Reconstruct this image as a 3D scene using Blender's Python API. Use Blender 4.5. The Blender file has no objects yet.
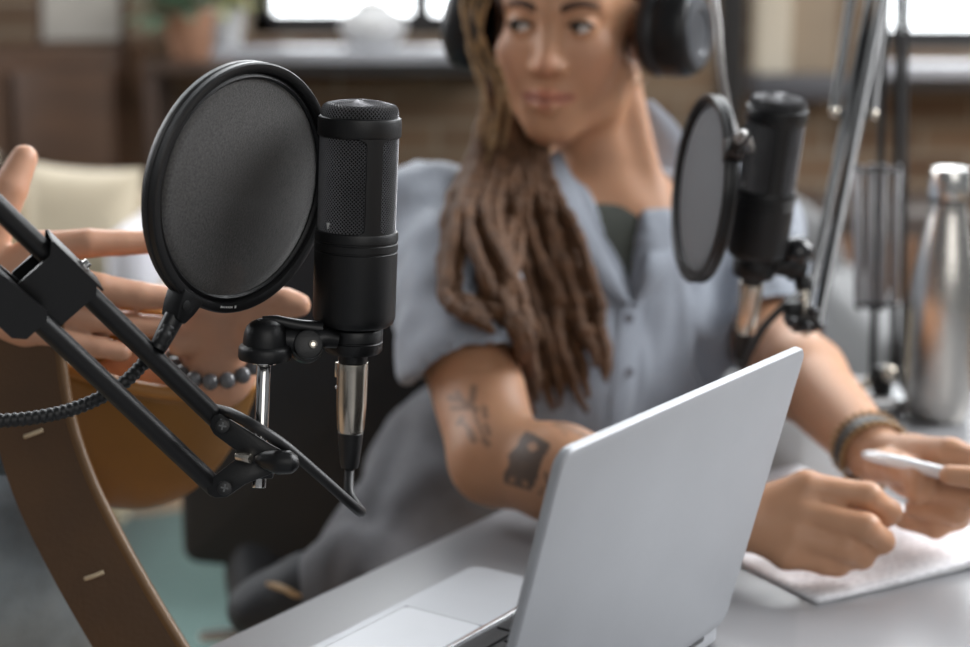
import bpy, bmesh, math, random
import numpy as np
from mathutils import Matrix, Vector
random.seed(7); RNG = np.random.default_rng(7)
SC = bpy.context.scene; COL = SC.collection
PI = math.pi

# ------------------------------------------------------------------ camera
F = 1700.0; PIT = math.radians(11.9); CZ = 1.214
cp, sp = math.cos(PIT), math.sin(PIT)
def at(px, py, d):
    """point seen at a pixel at a given distance along the lens axis"""
    a = (px - 485) / F * d; v = (323.5 - py) / F * d
    return np.array([a, d * cp + v * sp, CZ - d * sp + v * cp])
def pz(px, py, z):
    """point seen at a pixel lying at height z"""
    a = (px - 485) / F; b = (323.5 - py) / F
    d = np.array([a, cp + b * sp, -sp + b * cp])
    return np.array([0, 0, CZ]) + d * ((z - CZ) / d[2])
def topx(P):
    P = np.atleast_2d(P); y = P[:, 1]; z = P[:, 2] - CZ
    d = y * cp - z * sp; u = y * sp + z * cp
    return np.c_[485 + F * P[:, 0] / d, 323.5 - F * u / d, d]

# ------------------------------------------------------------------ materials
def lin(c):
    c = [x / 255 for x in c]
    return tuple((x / 12.92 if x <= .04045 else ((x + .055) / 1.055) ** 2.4) for x in c) + (1,)
MATS = {}
def mat(name, rgb, rough=.5, metal=0., var=.08, nscale=30., bump=0., bscale=200., spec=.5, coat=0., emit=0., trans=0., sheen=0., sss=0., stretch=None):
    if name in MATS: return MATS[name]
    m = bpy.data.materials.new(name); m.use_nodes = True
    nt = m.node_tree; N = nt.nodes; L = nt.links; b = N['Principled BSDF']
    c = lin(rgb)
    tc = N.new('ShaderNodeTexCoord'); src = tc.outputs['Object']
    if stretch:
        mp = N.new('ShaderNodeMapping'); mp.inputs['Scale'].default_value = stretch
        L.new(src, mp.inputs[0]); src = mp.outputs[0]
    if var:
        n = N.new('ShaderNodeTexNoise'); n.inputs['Scale'].default_value = nscale; n.inputs['Detail'].default_value = 4
        L.new(src, n.inputs['Vector'])
        r = N.new('ShaderNodeValToRGB'); r.color_ramp.elements[0].position = .3; r.color_ramp.elements[1].position = .7
        r.color_ramp.elements[0].color = tuple(x * (1 - var) for x in c[:3]) + (1,)
        r.color_ramp.elements[1].color = tuple(min(1, x * (1 + var)) for x in c[:3]) + (1,)
        L.new(n.outputs[0], r.inputs[0]); L.new(r.outputs[0], b.inputs['Base Color'])
    else: b.inputs['Base Color'].default_value = c
    b.inputs['Roughness'].default_value = rough; b.inputs['Metallic'].default_value = metal
    b.inputs['Specular IOR Level'].default_value = spec
    b.inputs['Coat Weight'].default_value = coat
    b.inputs['Sheen Weight'].default_value = sheen
    if sss:
        b.inputs['Subsurface Weight'].default_value = sss; b.inputs['Subsurface Radius'].default_value = (.6, .25, .12); b.inputs['Subsurface Scale'].default_value = .012
    if emit:
        b.inputs['Emission Color'].default_value = c; b.inputs['Emission Strength'].default_value = emit
    if bump:
        n2 = N.new('ShaderNodeTexNoise'); n2.inputs['Scale'].default_value = bscale; n2.inputs['Detail'].default_value = 3
        L.new(src, n2.inputs['Vector'])
        bp = N.new('ShaderNodeBump'); bp.inputs['Strength'].default_value = bump; bp.inputs['Distance'].default_value = .002
        L.new(n2.outputs[0], bp.inputs['Height']); L.new(bp.outputs[0], b.inputs['Normal'])
    if trans:
        out = N['Material Output']; t = N.new('ShaderNodeBsdfTransparent'); mx = N.new('ShaderNodeMixShader')
        mx.inputs[0].default_value = trans; L.new(b.outputs[0], mx.inputs[1]); L.new(t.outputs[0], mx.inputs[2]); L.new(mx.outputs[0], out.inputs[0])
    MATS[name] = m
    return m
def attr_mat(name, rough=.45, sss=.0, bump=.15, bscale=350., spec=.4, sheen=0.):
    """principled material whose albedo is the mesh colour attribute 'albedo'"""
    m = bpy.data.materials.new(name); m.use_nodes = True
    nt = m.node_tree; N = nt.nodes; L = nt.links; b = N['Principled BSDF']
    a = N.new('ShaderNodeAttribute'); a.attribute_name = 'albedo'
    tc = N.new('ShaderNodeTexCoord'); n = N.new('ShaderNodeTexNoise'); n.inputs['Scale'].default_value = 60; n.inputs['Detail'].default_value = 5
    L.new(tc.outputs['Object'], n.inputs['Vector'])
    mr = N.new('ShaderNodeMapRange'); mr.inputs[3].default_value = .93; mr.inputs[4].default_value = 1.07
    L.new(n.outputs[0], mr.inputs[0])
    mx = N.new('ShaderNodeVectorMath'); mx.operation = 'SCALE'
    L.new(a.outputs['Color'], mx.inputs[0]); L.new(mr.outputs[0], mx.inputs['Scale']); L.new(mx.outputs[0], b.inputs['Base Color'])
    b.inputs['Roughness'].default_value = rough; b.inputs['Specular IOR Level'].default_value = spec; b.inputs['Sheen Weight'].default_value = sheen
    if sss:
        b.inputs['Subsurface Weight'].default_value = sss; b.inputs['Subsurface Radius'].default_value = (.6, .25, .12); b.inputs['Subsurface Scale'].default_value = .01
    n2 = N.new('ShaderNodeTexNoise'); n2.inputs['Scale'].default_value = bscale; L.new(tc.outputs['Object'], n2.inputs['Vector'])
    bp = N.new('ShaderNodeBump'); bp.inputs['Strength'].default_value = bump; bp.inputs['Distance'].default_value = .001
    L.new(n2.outputs[0], bp.inputs['Height']); L.new(bp.outputs[0], b.inputs['Normal'])
    MATS[name] = m
    return m

# ------------------------------------------------------------------ geometry helpers: everything returns (verts, faces)
def nrm(v): v = np.asarray(v, float); return v / np.linalg.norm(v)
def join(*gs):
    V = []; Fs = []; o = 0
    for v, f in gs:
        v = np.asarray(v, float); V.append(v); Fs += [tuple(i + o for i in q) for q in f]; o += len(v)
    return np.concatenate(V), Fs
def frame(o, z, x=(1, 0, 0)):
    z = nrm(z); x = np.asarray(x, float); x = x - z * (x @ z); x = nrm(x); y = np.cross(z, x)
    M = np.eye(4); M[:3, 0] = x; M[:3, 1] = y; M[:3, 2] = z; M[:3, 3] = o
    return M
def xf(M, g):
    v, f = g; v = np.asarray(v, float)
    return v @ M[:3, :3].T + M[:3, 3], f
def T(x, y, z): M = np.eye(4); M[:3, 3] = (x, y, z); return M
def R(axis, deg): return np.array(Matrix.Rotation(math.radians(deg), 4, axis))
def lathe(prof, n=40, a0=0., a1=2 * PI):
    full = abs(a1 - a0 - 2 * PI) < 1e-6; m = n if full else n + 1
    V = []; Fs = []
    for r, z in prof:
        for i in range(m):
            a = a0 + (a1 - a0) * i / n; V.append((r * math.cos(a), r * math.sin(a), z))
    for j in range(len(prof) - 1):
        for i in range(n):
            k = (i + 1) % m
            Fs.append((j * m + i, j * m + k, (j + 1) * m + k, (j + 1) * m + i))
    if full:
        if prof[0][0] > 1e-5: Fs.append(tuple(range(m))[::-1])
        if prof[-1][0] > 1e-5: Fs.append(tuple(range((len(prof) - 1) * m, len(prof) * m)))
    return np.array(V), Fs
def cyl(a, b, r, r2=None, n=20, bev=0.0):
    a = np.asarray(a, float); b = np.asarray(b, float); h = np.linalg.norm(b - a); r2 = r if r2 is None else r2
    hint = (1, 0, 0) if abs(nrm(b - a)[0]) < .9 else (0, 1, 0)
    pr = [(r, 0), (r2, h)] if not bev else [(r - bev, 0), (r - .3 * bev, .3 * bev), (r, bev), (r2, h - bev), (r2 - .3 * bev, h - .3 * bev), (r2 - bev, h)]
    return xf(frame(a, b - a, hint), lathe(pr, n))
def ball(c, r, n=20, m=12, M=None):
    pr = [(max(1e-6, math.sin(PI * i / m)), -math.cos(PI * i / m)) for i in range(m + 1)]
    v, f = lathe(pr, n); r = np.asarray(r, float) * np.ones(3)
    v = v * r
    if M is not None: v = v @ M[:3, :3].T
    return v + np.asarray(c, float), f
def catmull(P, n=8):
    P = [np.asarray(p, float) for p in P]
    Q = [2 * P[0] - P[1]] + P + [2 * P[-1] - P[-2]]; out = []
    for i in range(1, len(Q) - 2):
        p0, p1, p2, p3 = Q[i - 1:i + 3]
        for k in range(n):
            t = k / n
            out.append(.5 * (2 * p1 + (p2 - p0) * t + (2 * p0 - 5 * p1 + 4 * p2 - p3) * t * t + (3 * p1 - p0 - 3 * p2 + p3) * t ** 3))
    out.append(P[-1]); return np.array(out)
def tube(P, r, n=12, smooth=8, ref=(0, 0, 1)):
    P = catmull(P, smooth) if smooth else np.array([np.asarray(p, float) for p in P])
    m = len(P)
    rr = np.interp(np.linspace(0, 1, m), np.linspace(0, 1, len(r)), r) if hasattr(r, '__len__') else np.full(m, r)
    tg = np.gradient(P, axis=0); tg /= np.linalg.norm(tg, axis=1)[:, None] + 1e-12
    u = np.cross(tg[0], ref)
    if np.linalg.norm(u) < 1e-3: u = np.cross(tg[0], (1, 0, 0))
    u = nrm(u); V = []
    for i in range(m):
        u = nrm(u - tg[i] * (u @ tg[i])); w = np.cross(tg[i], u)
        for k in range(n):
            a = 2 * PI * k / n; V.append(P[i] + rr[i] * (math.cos(a) * u + math.sin(a) * w))
    Fs = [(i * n + k, i * n + (k + 1) % n, (i + 1) * n + (k + 1) % n, (i + 1) * n + k) for i in range(m - 1) for k in range(n)]
    Fs += [tuple(range(n))[::-1], tuple(range((m - 1) * n, m * n))]
    return np.array(V), Fs
def torus(c, z, R0, prof, n=96, x=(1, 0, 0)):
    """closed ring; prof = closed section [(dr, dz)]"""
    m = len(prof); V = []; Fs = []
    for i in range(n):
        a = 2 * PI * i / n
        for dr, dz in prof: V.append(((R0 + dr) * math.cos(a), (R0 + dr) * math.sin(a), dz))
    for i in range(n):
        for k in range(m):
            Fs.append((i * m + k, ((i + 1) % n) * m + k, ((i + 1) % n) * m + (k + 1) % m, i * m + (k + 1) % m))
    return xf(frame(c, z, x), (np.array(V), Fs))
def circ(r, n=10, sx=1, sy=1): return [(r * sx * math.cos(2 * PI * i / n), r * sy * math.sin(2 * PI * i / n)) for i in range(n)]
def bevel_g(g, w, seg=2):
    bm = bmesh.new(); vs = [bm.verts.new(tuple(p)) for p in g[0]]
    for f in g[1]: bm.faces.new([vs[i] for i in f])
    bm.normal_update()
    es = [e for e in bm.edges if len(e.link_faces) == 2 and e.calc_face_angle(0) > .5]
    bmesh.ops.bevel(bm, geom=es, offset=w, segments=seg, affect='EDGES', profile=.5, clamp_overlap=True)
    bm.verts.index_update()
    out = np.array([v.co[:] for v in bm.verts]), [tuple(v.index for v in f.verts) for f in bm.faces]
    bm.free(); return out
def box(c, s, M=None, bev=0., seg=2):
    x, y, z = np.asarray(s, float) / 2
    v = np.array([(-x, -y, -z), (x, -y, -z), (x, y, -z), (-x, y, -z), (-x, -y, z), (x, -y, z), (x, y, z), (-x, y, z)])
    f = [(3, 2, 1, 0), (4, 5, 6, 7), (0, 1, 5, 4), (1, 2, 6, 5), (2, 3, 7, 6), (3, 0, 4, 7)]
    g = (v, f)
    if bev: g = bevel_g(g, bev, seg)
    if M is not None: g = (g[0] @ M[:3, :3].T, g[1])
    return g[0] + np.asarray(c, float), g[1]
def prism(poly, z0, z1, bev=0.):
    n = len(poly); v = np.array([(p[0], p[1], z0) for p in poly] + [(p[0], p[1], z1) for p in poly])
    a = sum(poly[i][0] * poly[(i + 1) % n][1] - poly[(i + 1) % n][0] * poly[i][1] for i in range(n))
    f = [tuple(range(n))[::-1], tuple(range(n, 2 * n))] + [(i, (i + 1) % n, n + (i + 1) % n, n + i) for i in range(n)]
    if a < 0: f = [q[::-1] for q in f]
    g = (v, f)
    return bevel_g(g, bev) if bev else g
def rrect(x0, y0, x1, y1, r, n=6):
    rs = r if hasattr(r, '__len__') else (r,) * 4
    out = []
    for (cx, cy, a, q) in ((x1, y0, -PI / 2, rs[0]), (x1, y1, 0, rs[1]), (x0, y1, PI / 2, rs[2]), (x0, y0, PI, rs[3])):
        sx = -1 if cx == x1 else 1; sy = -1 if cy == y1 else 1
        for i in range(n + 1):
            t = a + PI / 2 * i / n; out.append((cx + sx * q + q * math.cos(t), cy + sy * q + q * math.sin(t)))
    return out
def ribbon(P, W, th, smooth=8):
    """strip along P with half width vectors W and thickness th"""
    n0 = len(P); C = catmull(P, smooth) if smooth else np.array(P, float); Wd = catmull(W, smooth) if smooth else np.array(W, float)
    tg = np.gradient(C, axis=0); V = []
    for c, w, t in zip(C, Wd, tg):
        nn = nrm(np.cross(t, w)) * th / 2
        V += [c - w - nn, c + w - nn, c + w + nn, c - w + nn]
    m = len(C); Fs = []
    for i in range(m - 1):
        for k in range(4): Fs.append((i * 4 + k, i * 4 + (k + 1) % 4, (i + 1) * 4 + (k + 1) % 4, (i + 1) * 4 + k))
    Fs += [(3, 2, 1, 0), tuple((m - 1) * 4 + k for k in range(4))]
    return np.array(V), Fs
def grid_surf(rows, th=0.):
    """rows: list of equal-length point lists -> sheet with thickness"""
    A = np.array(rows, float); m, n = A.shape[:2]
    du = np.gradient(A, axis=1); dv = np.gradient(A, axis=0); nn = np.cross(du, dv); nn /= np.linalg.norm(nn, axis=2)[..., None] + 1e-12
    V = np.concatenate([(A + nn * th / 2).reshape(-1, 3), (A - nn * th / 2).reshape(-1, 3)]); o = m * n; Fs = []
    for i in range(m - 1):
        for j in range(n - 1):
            a, b, c, d = i * n + j, i * n + j + 1, (i + 1) * n + j + 1, (i + 1) * n + j
            Fs.append((a, b, c, d)); Fs.append((o + d, o + c, o + b, o + a))
    per = [j for j in range(n)] + [i * n + n - 1 for i in range(1, m)] + [(m - 1) * n + j for j in range(n - 2, -1, -1)] + [i * n for i in range(m - 2, 0, -1)]
    for k in range(len(per)):
        a, b = per[k], per[(k + 1) % len(per)]; Fs.append((b, a, o + a, o + b))
    return V, Fs

def mesh_obj(name, g, material, smooth=40, colors=None):
    me = bpy.data.meshes.new(name); v = np.asarray(g[0], float); f = g[1]
    if isinstance(f, np.ndarray):
        me.vertices.add(len(v)); me.vertices.foreach_set('co', v.astype(np.float32).ravel())
        k = f.shape[1]; me.loops.add(f.size); me.polygons.add(len(f))
        me.loops.foreach_set('vertex_index', f.astype(np.int32).ravel())
        me.polygons.foreach_set('loop_start', np.arange(0, f.size, k, dtype=np.int32))
        me.update(calc_edges=True)
    else: me.from_pydata(v.tolist(), [], f)
    me.validate()
    if smooth:
        me.polygons.foreach_set('use_smooth', np.ones(len(me.polygons), bool))
        if smooth < 170: me.set_sharp_from_angle(angle=math.radians(smooth))
    if colors is not None:
        a = me.color_attributes.new('albedo', 'FLOAT_COLOR', 'POINT'); a.data.foreach_set('color', np.c_[colors, np.ones(len(v))].astype(np.float32).ravel())
    me.materials.append(material)
    o = bpy.data.objects.new(name, me); COL.objects.link(o); return o
class Thing:
    def __init__(s, name, label, cat, loc=(0, 0, 0), M=None, group=None):
        o = s.o = bpy.data.objects.new(name, None); COL.objects.link(o); o.empty_display_size = .05
        s.M = np.array(M, float) if M is not None else T(*loc)
        o.matrix_world = Matrix(s.M.tolist()); o['label'] = label; o['category'] = cat
        if group: o['group'] = group
        s.Mi = np.linalg.inv(s.M)
    def part(s, name, g, material, smooth=40, parent=None, local=False, label=None, colors=None):
        if not local: g = xf(s.Mi, g)
        o = mesh_obj(name, g, material, smooth, colors); o.parent = parent or s.o
        if label: o['label'] = label
        return o
def single(name, g, material, label, cat, loc=None, smooth=40, group=None):
    v = np.asarray(g[0], float)
    loc = np.array([(v[:, 0].min() + v[:, 0].max()) / 2, (v[:, 1].min() + v[:, 1].max()) / 2, v[:, 2].min()]) if loc is None else np.asarray(loc, float)
    o = mesh_obj(name, (v - loc, g[1]), material, smooth); o.location = loc; o['label'] = label; o['category'] = cat
    if group: o['group'] = group
    return o
def struct(name, g, material, smooth=40, parent=None):
    o = mesh_obj(name, g, material, smooth)
    if parent: o.parent = parent
    else: o['kind'] = 'structure'
    return o
def copy_tree(o, parent=None):
    c = o.copy(); COL.objects.link(c); c.parent = parent
    for ch in list(o.children): copy_tree(ch, c)
    return c

# ------------------------------------------------------------------ signed distance modelling for bodies and cloth
class SDF:
    def __init__(s, lo, hi, h):
        s.lo = np.array(lo, float); s.h = h; s.n = np.ceil((np.array(hi) - s.lo) / h).astype(int) + 1
        s.f = np.full(s.n, .25, np.float32); s.ax = [(s.lo[i] + h * np.arange(s.n[i])).astype(np.float32) for i in range(3)]
    def _reg(s, lo, hi):
        a = np.clip(np.floor((np.array(lo) - s.lo) / s.h).astype(int), 0, s.n); b = np.clip(np.ceil((np.array(hi) - s.lo) / s.h).astype(int) + 1, 0, s.n)
        if (b <= a).any(): return None
        sl = tuple(slice(a[i], b[i]) for i in range(3))
        return sl, s.ax[0][sl[0]][:, None, None], s.ax[1][sl[1]][None, :, None], s.ax[2][sl[2]][None, None, :]
    def _mix(s, sl, d, k, op):
        a = s.f[sl]
        if op == 'sub': d = -d
        h = np.maximum(k - np.abs(a - d), 0) / k if k > 0 else 0
        if op == 'add': s.f[sl] = np.minimum(a, d) - h * h * k / 4
        else: s.f[sl] = np.maximum(a, d) + h * h * k / 4
    def cap(s, a, b, ra, rb=None, k=.01, op='add'):
        a = np.asarray(a, float); b = np.asarray(b, float); rb = ra if rb is None else rb; m = max(ra, rb) + k + 3 * s.h + .02
        g = s._reg(np.minimum(a, b) - m, np.maximum(a, b) + m)
        if g is None: return
        sl, x, y, z = g; ba = b - a; L2 = max(1e-9, ba @ ba)
        px, py, pz_ = x - a[0], y - a[1], z - a[2]
        h = np.clip((px * ba[0] + py * ba[1] + pz_ * ba[2]) / L2, 0, 1)
        d = np.sqrt((px - h * ba[0]) ** 2 + (py - h * ba[1]) ** 2 + (pz_ - h * ba[2]) ** 2) - (ra + (rb - ra) * h)
        s._mix(sl, d, k, op)
    def ell(s, c, r, Rm=None, k=.01, op='add'):
        c = np.asarray(c, float); r = np.asarray(r, float); Rm = np.eye(3) if Rm is None else np.asarray(Rm)[:3, :3]
        m = np.abs(Rm) @ r + k + 3 * s.h + .02
        g = s._reg(c - m, c + m)
        if g is None: return
        sl, x, y, z = g; x, y, z = x - c[0], y - c[1], z - c[2]
        q = [x * Rm[0, i] + y * Rm[1, i] + z * Rm[2, i] for i in range(3)]
        k0 = np.sqrt(sum((q[i] / r[i]) ** 2 for i in range(3))) + 1e-6; k1 = np.sqrt(sum((q[i] / r[i] ** 2) ** 2 for i in range(3))) + 1e-6
        s._mix(sl, k0 * (k0 - 1) / k1, k, op)
    def bx(s, c, hs, rad, Rm, k=.005, op='add'):
        c = np.asarray(c, float); hs = np.asarray(hs, float); Rm = np.asarray(Rm)[:3, :3]
        m = np.abs(Rm) @ hs + k + 3 * s.h + .02
        g = s._reg(c - m, c + m)
        if g is None: return
        sl, x, y, z = g; x, y, z = x - c[0], y - c[1], z - c[2]
        q = [np.abs(x * Rm[0, i] + y * Rm[1, i] + z * Rm[2, i]) - hs[i] + rad for i in range(3)]
        d = np.sqrt(sum(np.maximum(v, 0) ** 2 for v in q)) + np.minimum(np.maximum(np.maximum(q[0], q[1]), q[2]), 0) - rad
        s._mix(sl, d, k, op)
    def chain(s, P, r, k=.004):
        for i in range(len(P) - 1): s.cap(P[i], P[i + 1], r[i], r[i + 1], k)
    def cut(s, p, n, k=.002):
        """remove everything on the side n of a plane through p"""
        x, y, z = s.ax[0][:, None, None], s.ax[1][None, :, None], s.ax[2][None, None, :]; n = nrm(n)
        d = (x - p[0]) * n[0] + (y - p[1]) * n[1] + (z - p[2]) * n[2]
        s.f = np.maximum(s.f, d.astype(np.float32))
    def mesh(s, keep=None):
        f = s.f; neg = f < 0; c = np.zeros(s.n - 1, np.uint8)
        S = lambda a, i, j, k: a[i:a.shape[0] - 1 + i, j:a.shape[1] - 1 + j, k:a.shape[2] - 1 + k]
        for i in (0, 1):
            for j in (0, 1):
                for k in (0, 1): c += S(neg, i, j, k)
        ids = np.argwhere((c > 0) & (c < 8)); imap = np.full(c.shape, -1, np.int32); imap[tuple(ids.T)] = np.arange(len(ids))
        acc = np.zeros((len(ids), 3)); cnt = np.zeros(len(ids)); g = lambda o: f[ids[:, 0] + o[0], ids[:, 1] + o[1], ids[:, 2] + o[2]].astype(float)
        for ax in range(3):
            o1, o2 = [q for q in range(3) if q != ax]
            for u in (0, 1):
                for v in (0, 1):
                    a = [0, 0, 0]; a[o1] = u; a[o2] = v; b = list(a); b[ax] = 1
                    f0, f1 = g(a), g(b); m = (f0 < 0) != (f1 < 0); t = np.where(m, f0 / np.where(m, f0 - f1, 1), 0)
                    p = np.tile(np.array(a, float), (len(ids), 1)); p[:, ax] = t
                    acc[m] += p[m]; cnt[m] += 1
        V = s.lo + s.h * (ids + acc / cnt[:, None]); Q = []
        for ax in range(3):
            o1, o2 = (ax + 1) % 3, (ax + 2) % 3
            sa = [slice(None)] * 3; sb = [slice(None)] * 3; sa[ax] = slice(0, -1); sb[ax] = slice(1, None)
            e = neg[tuple(sa)] != neg[tuple(sb)]; E = np.argwhere(e)
            E = E[(E[:, o1] > 0) & (E[:, o2] > 0) & (E[:, o1] < s.n[o1] - 1) & (E[:, o2] < s.n[o2] - 1)]
            def cell(d1, d2):
                q = E.copy(); q[:, o1] += d1; q[:, o2] += d2; return imap[tuple(q.T)]
            q = np.stack([cell(-1, -1), cell(0, -1), cell(0, 0), cell(-1, 0)], 1)
            flip = ~neg[tuple(E.T)]; q[flip] = q[flip][:, ::-1]; Q.append(q)
        Q = np.concatenate(Q); Q = Q[(Q >= 0).all(1)]
        return V, Q
def relax(V, Q, it=2, w=.5):
    for _ in range(it):
        acc = np.zeros_like(V); cnt = np.zeros(len(V))
        for i in range(4):
            a, b = Q[:, i], Q[:, (i + 1) % 4]
            for p, q in ((a, b), (b, a)):
                for d in range(3): acc[:, d] += np.bincount(p, V[q, d], len(V))
                cnt += np.bincount(p, minlength=len(V))
        V = V + w * (acc / np.maximum(cnt, 1)[:, None] - V)
    return V
def vnormals(V, Q):
    n = np.cross(V[Q[:, 2]] - V[Q[:, 0]], V[Q[:, 3]] - V[Q[:, 1]]); N = np.zeros_like(V)
    for i in range(4):
        for d in range(3): N[:, d] += np.bincount(Q[:, i], n[:, d], len(V))
    return N / (np.linalg.norm(N, axis=1)[:, None] + 1e-12)
def waves(V, freq, amp, seed, stretch=(1, 1, 1), n=10):
    r = np.random.default_rng(seed); out = np.zeros(len(V)); P = V * np.array(stretch)
    for i in range(n):
        d = nrm(r.normal(size=3)); fr = freq * r.uniform(.5, 1.8); out += np.sin(P @ d * fr + r.uniform(0, 6.3) + 1.5 * np.sin(P @ nrm(r.normal(size=3)) * fr * .6))
    return amp * out / math.sqrt(n)
# ------------------------------------------------------------------ shared materials
BLK = mat('black_satin_metal', (12, 12, 13), .42, 0, .1, 40, .06, 900, spec=.36, coat=.04)
BLKP = mat('black_powder_coat', (12, 12, 13), .42, 0, .1, 60, .12, 1500, spec=.38)
BLKR = mat('black_rubber', (15, 15, 16), .5, 0, .08, 50)
GRIL = mat('grille_wire', (112, 112, 114), .4, .5, .1, 80)
GRIC = mat('grille_core', (12, 12, 12), .8, 0, 0)
CHR = mat('chrome', (205, 203, 200), .14, 1, .03, 20)
NIK = mat('satin_nickel', (196, 188, 176), .27, 1, .04, 40)
STEEL = mat('brushed_steel', (190, 186, 180), .26, 1, .06, 12, .08, 60, stretch=(40, 40, 1))
ALU = mat('anodised_aluminium', (164, 166, 170), .5, .3, .02, 20, .02, 2500)
ALUE = mat('polished_aluminium_edge', (232, 233, 236), .2, .9, .02, 20)
MESHF = mat('black_nylon_gauze', (46, 44, 42), .8, 0, .8, 800, .4, 1600, trans=.10, sheen=.3)
MESHG = mat('grey_nylon_gauze', (74, 75, 79), .8, 0, .2, 900, .25, 1600, trans=.08, sheen=.3)

# ------------------------------------------------------------------ room shell
YB = 4.55                                   # inner face of the back wall
def brick_mat():
    m = bpy.data.materials.new('old_brick'); m.use_nodes = True; nt = m.node_tree; N = nt.nodes; L = nt.links; b = N['Principled BSDF']
    tc = N.new('ShaderNodeTexCoord'); mp = N.new('ShaderNodeMapping'); mp.inputs['Rotation'].default_value = (PI / 2, 0, 0); L.new(tc.outputs['Object'], mp.inputs[0])
    br = N.new('ShaderNodeTexBrick'); br.inputs['Scale'].default_value = 1; br.inputs['Brick Width'].default_value = .26; br.inputs['Row Height'].default_value = .08; br.inputs['Mortar Size'].default_value = .008
    br.inputs['Color1'].default_value = lin((116, 92, 70)); br.inputs['Color2'].default_value = lin((86, 64, 46)); br.inputs['Mortar'].default_value = lin((128, 116, 100))
    L.new(mp.outputs[0], br.inputs['Vector'])
    n = N.new('ShaderNodeTexNoise'); n.inputs['Scale'].default_value = 3; n.inputs['Detail'].default_value = 5; L.new(tc.outputs['Object'], n.inputs['Vector'])
    mx = N.new('ShaderNodeMix'); mx.data_type = 'RGBA'; mx.blend_type = 'MIX'; mx.inputs[7].default_value = lin((112, 94, 74))
    mr = N.new('ShaderNodeMapRange'); mr.inputs[1].default_value = .4; mr.inputs[2].default_value = .7; L.new(n.outputs[0], mr.inputs[0]); L.new(mr.outputs[0], mx.inputs[0])
    L.new(br.outputs[0], mx.inputs[6]); L.new(mx.outputs[2], b.inputs['Base Color'])
    b.inputs['Roughness'].default_value = .85
    bp = N.new('ShaderNodeBump'); bp.inputs['Strength'].default_value = .5; L.new(br.outputs['Fac'], bp.inputs['Height']); bp.invert = True; L.new(bp.outputs[0], b.inputs['Normal'])
    return m
BRICK = brick_mat()
PLAST = mat('cream_plaster', (196, 186, 168), .8, 0, .08, 6)
DARKW = mat('dark_window_frame', (52, 52, 54), .45, 0, .1, 10)
SILLM = mat('pale_stone_sill', (176, 178, 184), .25, 0, .1, 8)
SILLD = mat('dark_sill_edge', (66, 66, 70), .5, 0, .1, 8)
def wx(px, y, z=1.3):                       # room x of something seen at column px when it stands at distance y
    d = y * cp - (z - CZ) * sp
    return (px - 485) / F * d
def wz(py, y):                              # height of something seen at row py at distance y
    return float(CZ - y * math.tan(PIT - math.atan((323.5 - py) / F)))
# openings of the two windows
W1 = (wx(238, YB), wx(486, YB)); W2 = (wx(893, YB), wx(1180, YB)); ZS = wz(38, YB); ZS2 = wz(53, YB); ZT = ZS + 1.5
XL, XR = -4.6, 4.6; ZC = 3.1; TH = .42
def wallbox(x0, x1, z0, z1): return box(((x0 + x1) / 2, YB + TH / 2, (z0 + z1) / 2), (x1 - x0, TH, z1 - z0))
struct('wall_back', join(wallbox(XL, W1[0], 0, ZC), wallbox(W1[1], W2[0], 0, ZC), wallbox(W2[1], XR, 0, ZC),
                         wallbox(W1[0], W1[1], 0, ZS), wallbox(W1[0], W1[1], ZT, ZC), wallbox(W2[0], W2[1], 0, ZS2), wallbox(W2[0], W2[1], ZT, ZC)), BRICK, 0)
FLO = mat('worn_oak_floor', (176, 150, 124), .5, 0, .14, 5, stretch=(1, 8, 1))
struct('floor', box((0, 1.6, -.05), (9.2, 6.74, .1)), FLO, 0)
PANE = bpy.data.materials.new('window_glass'); PANE.use_nodes = True
_n = PANE.node_tree.nodes; _l = PANE.node_tree.links; _g = _n.new('ShaderNodeBsdfGlossy'); _g.inputs['Roughness'].default_value = .02
_t = _n.new('ShaderNodeBsdfTransparent'); _m = _n.new('ShaderNodeMixShader'); _m.inputs[0].default_value = .06
_l.new(_t.outputs[0], _m.inputs[1]); _l.new(_g.outputs[0], _m.inputs[2]); _l.new(_m.outputs[0], _n['Material Output'].inputs[0])
def window(name, x0, x1, bars, ZS):
    yf = YB + .26; w = .055
    fr = [box(((x0 + x1) / 2, yf, ZS + w / 2), (x1 - x0, .06, w)), box(((x0 + x1) / 2, yf, ZT - w / 2), (x1 - x0, .06, w)),
          box((x0 + w / 2, yf, (ZS + ZT) / 2), (w, .06, ZT - ZS)), box((x1 - w / 2, yf, (ZS + ZT) / 2), (w, .06, ZT - ZS))]
    for b, bw in bars: fr.append(box((b, yf, (ZS + ZT) / 2), (bw, .055, ZT - ZS - 2 * w)))
    o = struct(name, join(*fr), DARKW, 0)
    struct('pane', box(((x0 + x1) / 2, yf, (ZS + ZT) / 2), (x1 - x0 - .1, .006, ZT - ZS - .1)), PANE, 0, o)
    s = struct('sill', join(bevel_g(box(((x0 + x1) / 2, YB + .02, ZS - .036), (x1 - x0 + .12, .44, .034)), .008)), SILLM, 40, o)
    struct('sill_apron', box(((x0 + x1) / 2, YB - .08, ZS - .070), (x1 - x0 + .10, .16, .032), bev=.006), SILLD, 40, o)
    return o
window('window_1', W1[0], W1[1], [(wx(421, YB + .26), .05)], ZS)
window('window_2', W2[0], W2[1], [(wx(1010, YB + .26), .05)], ZS2)
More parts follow.
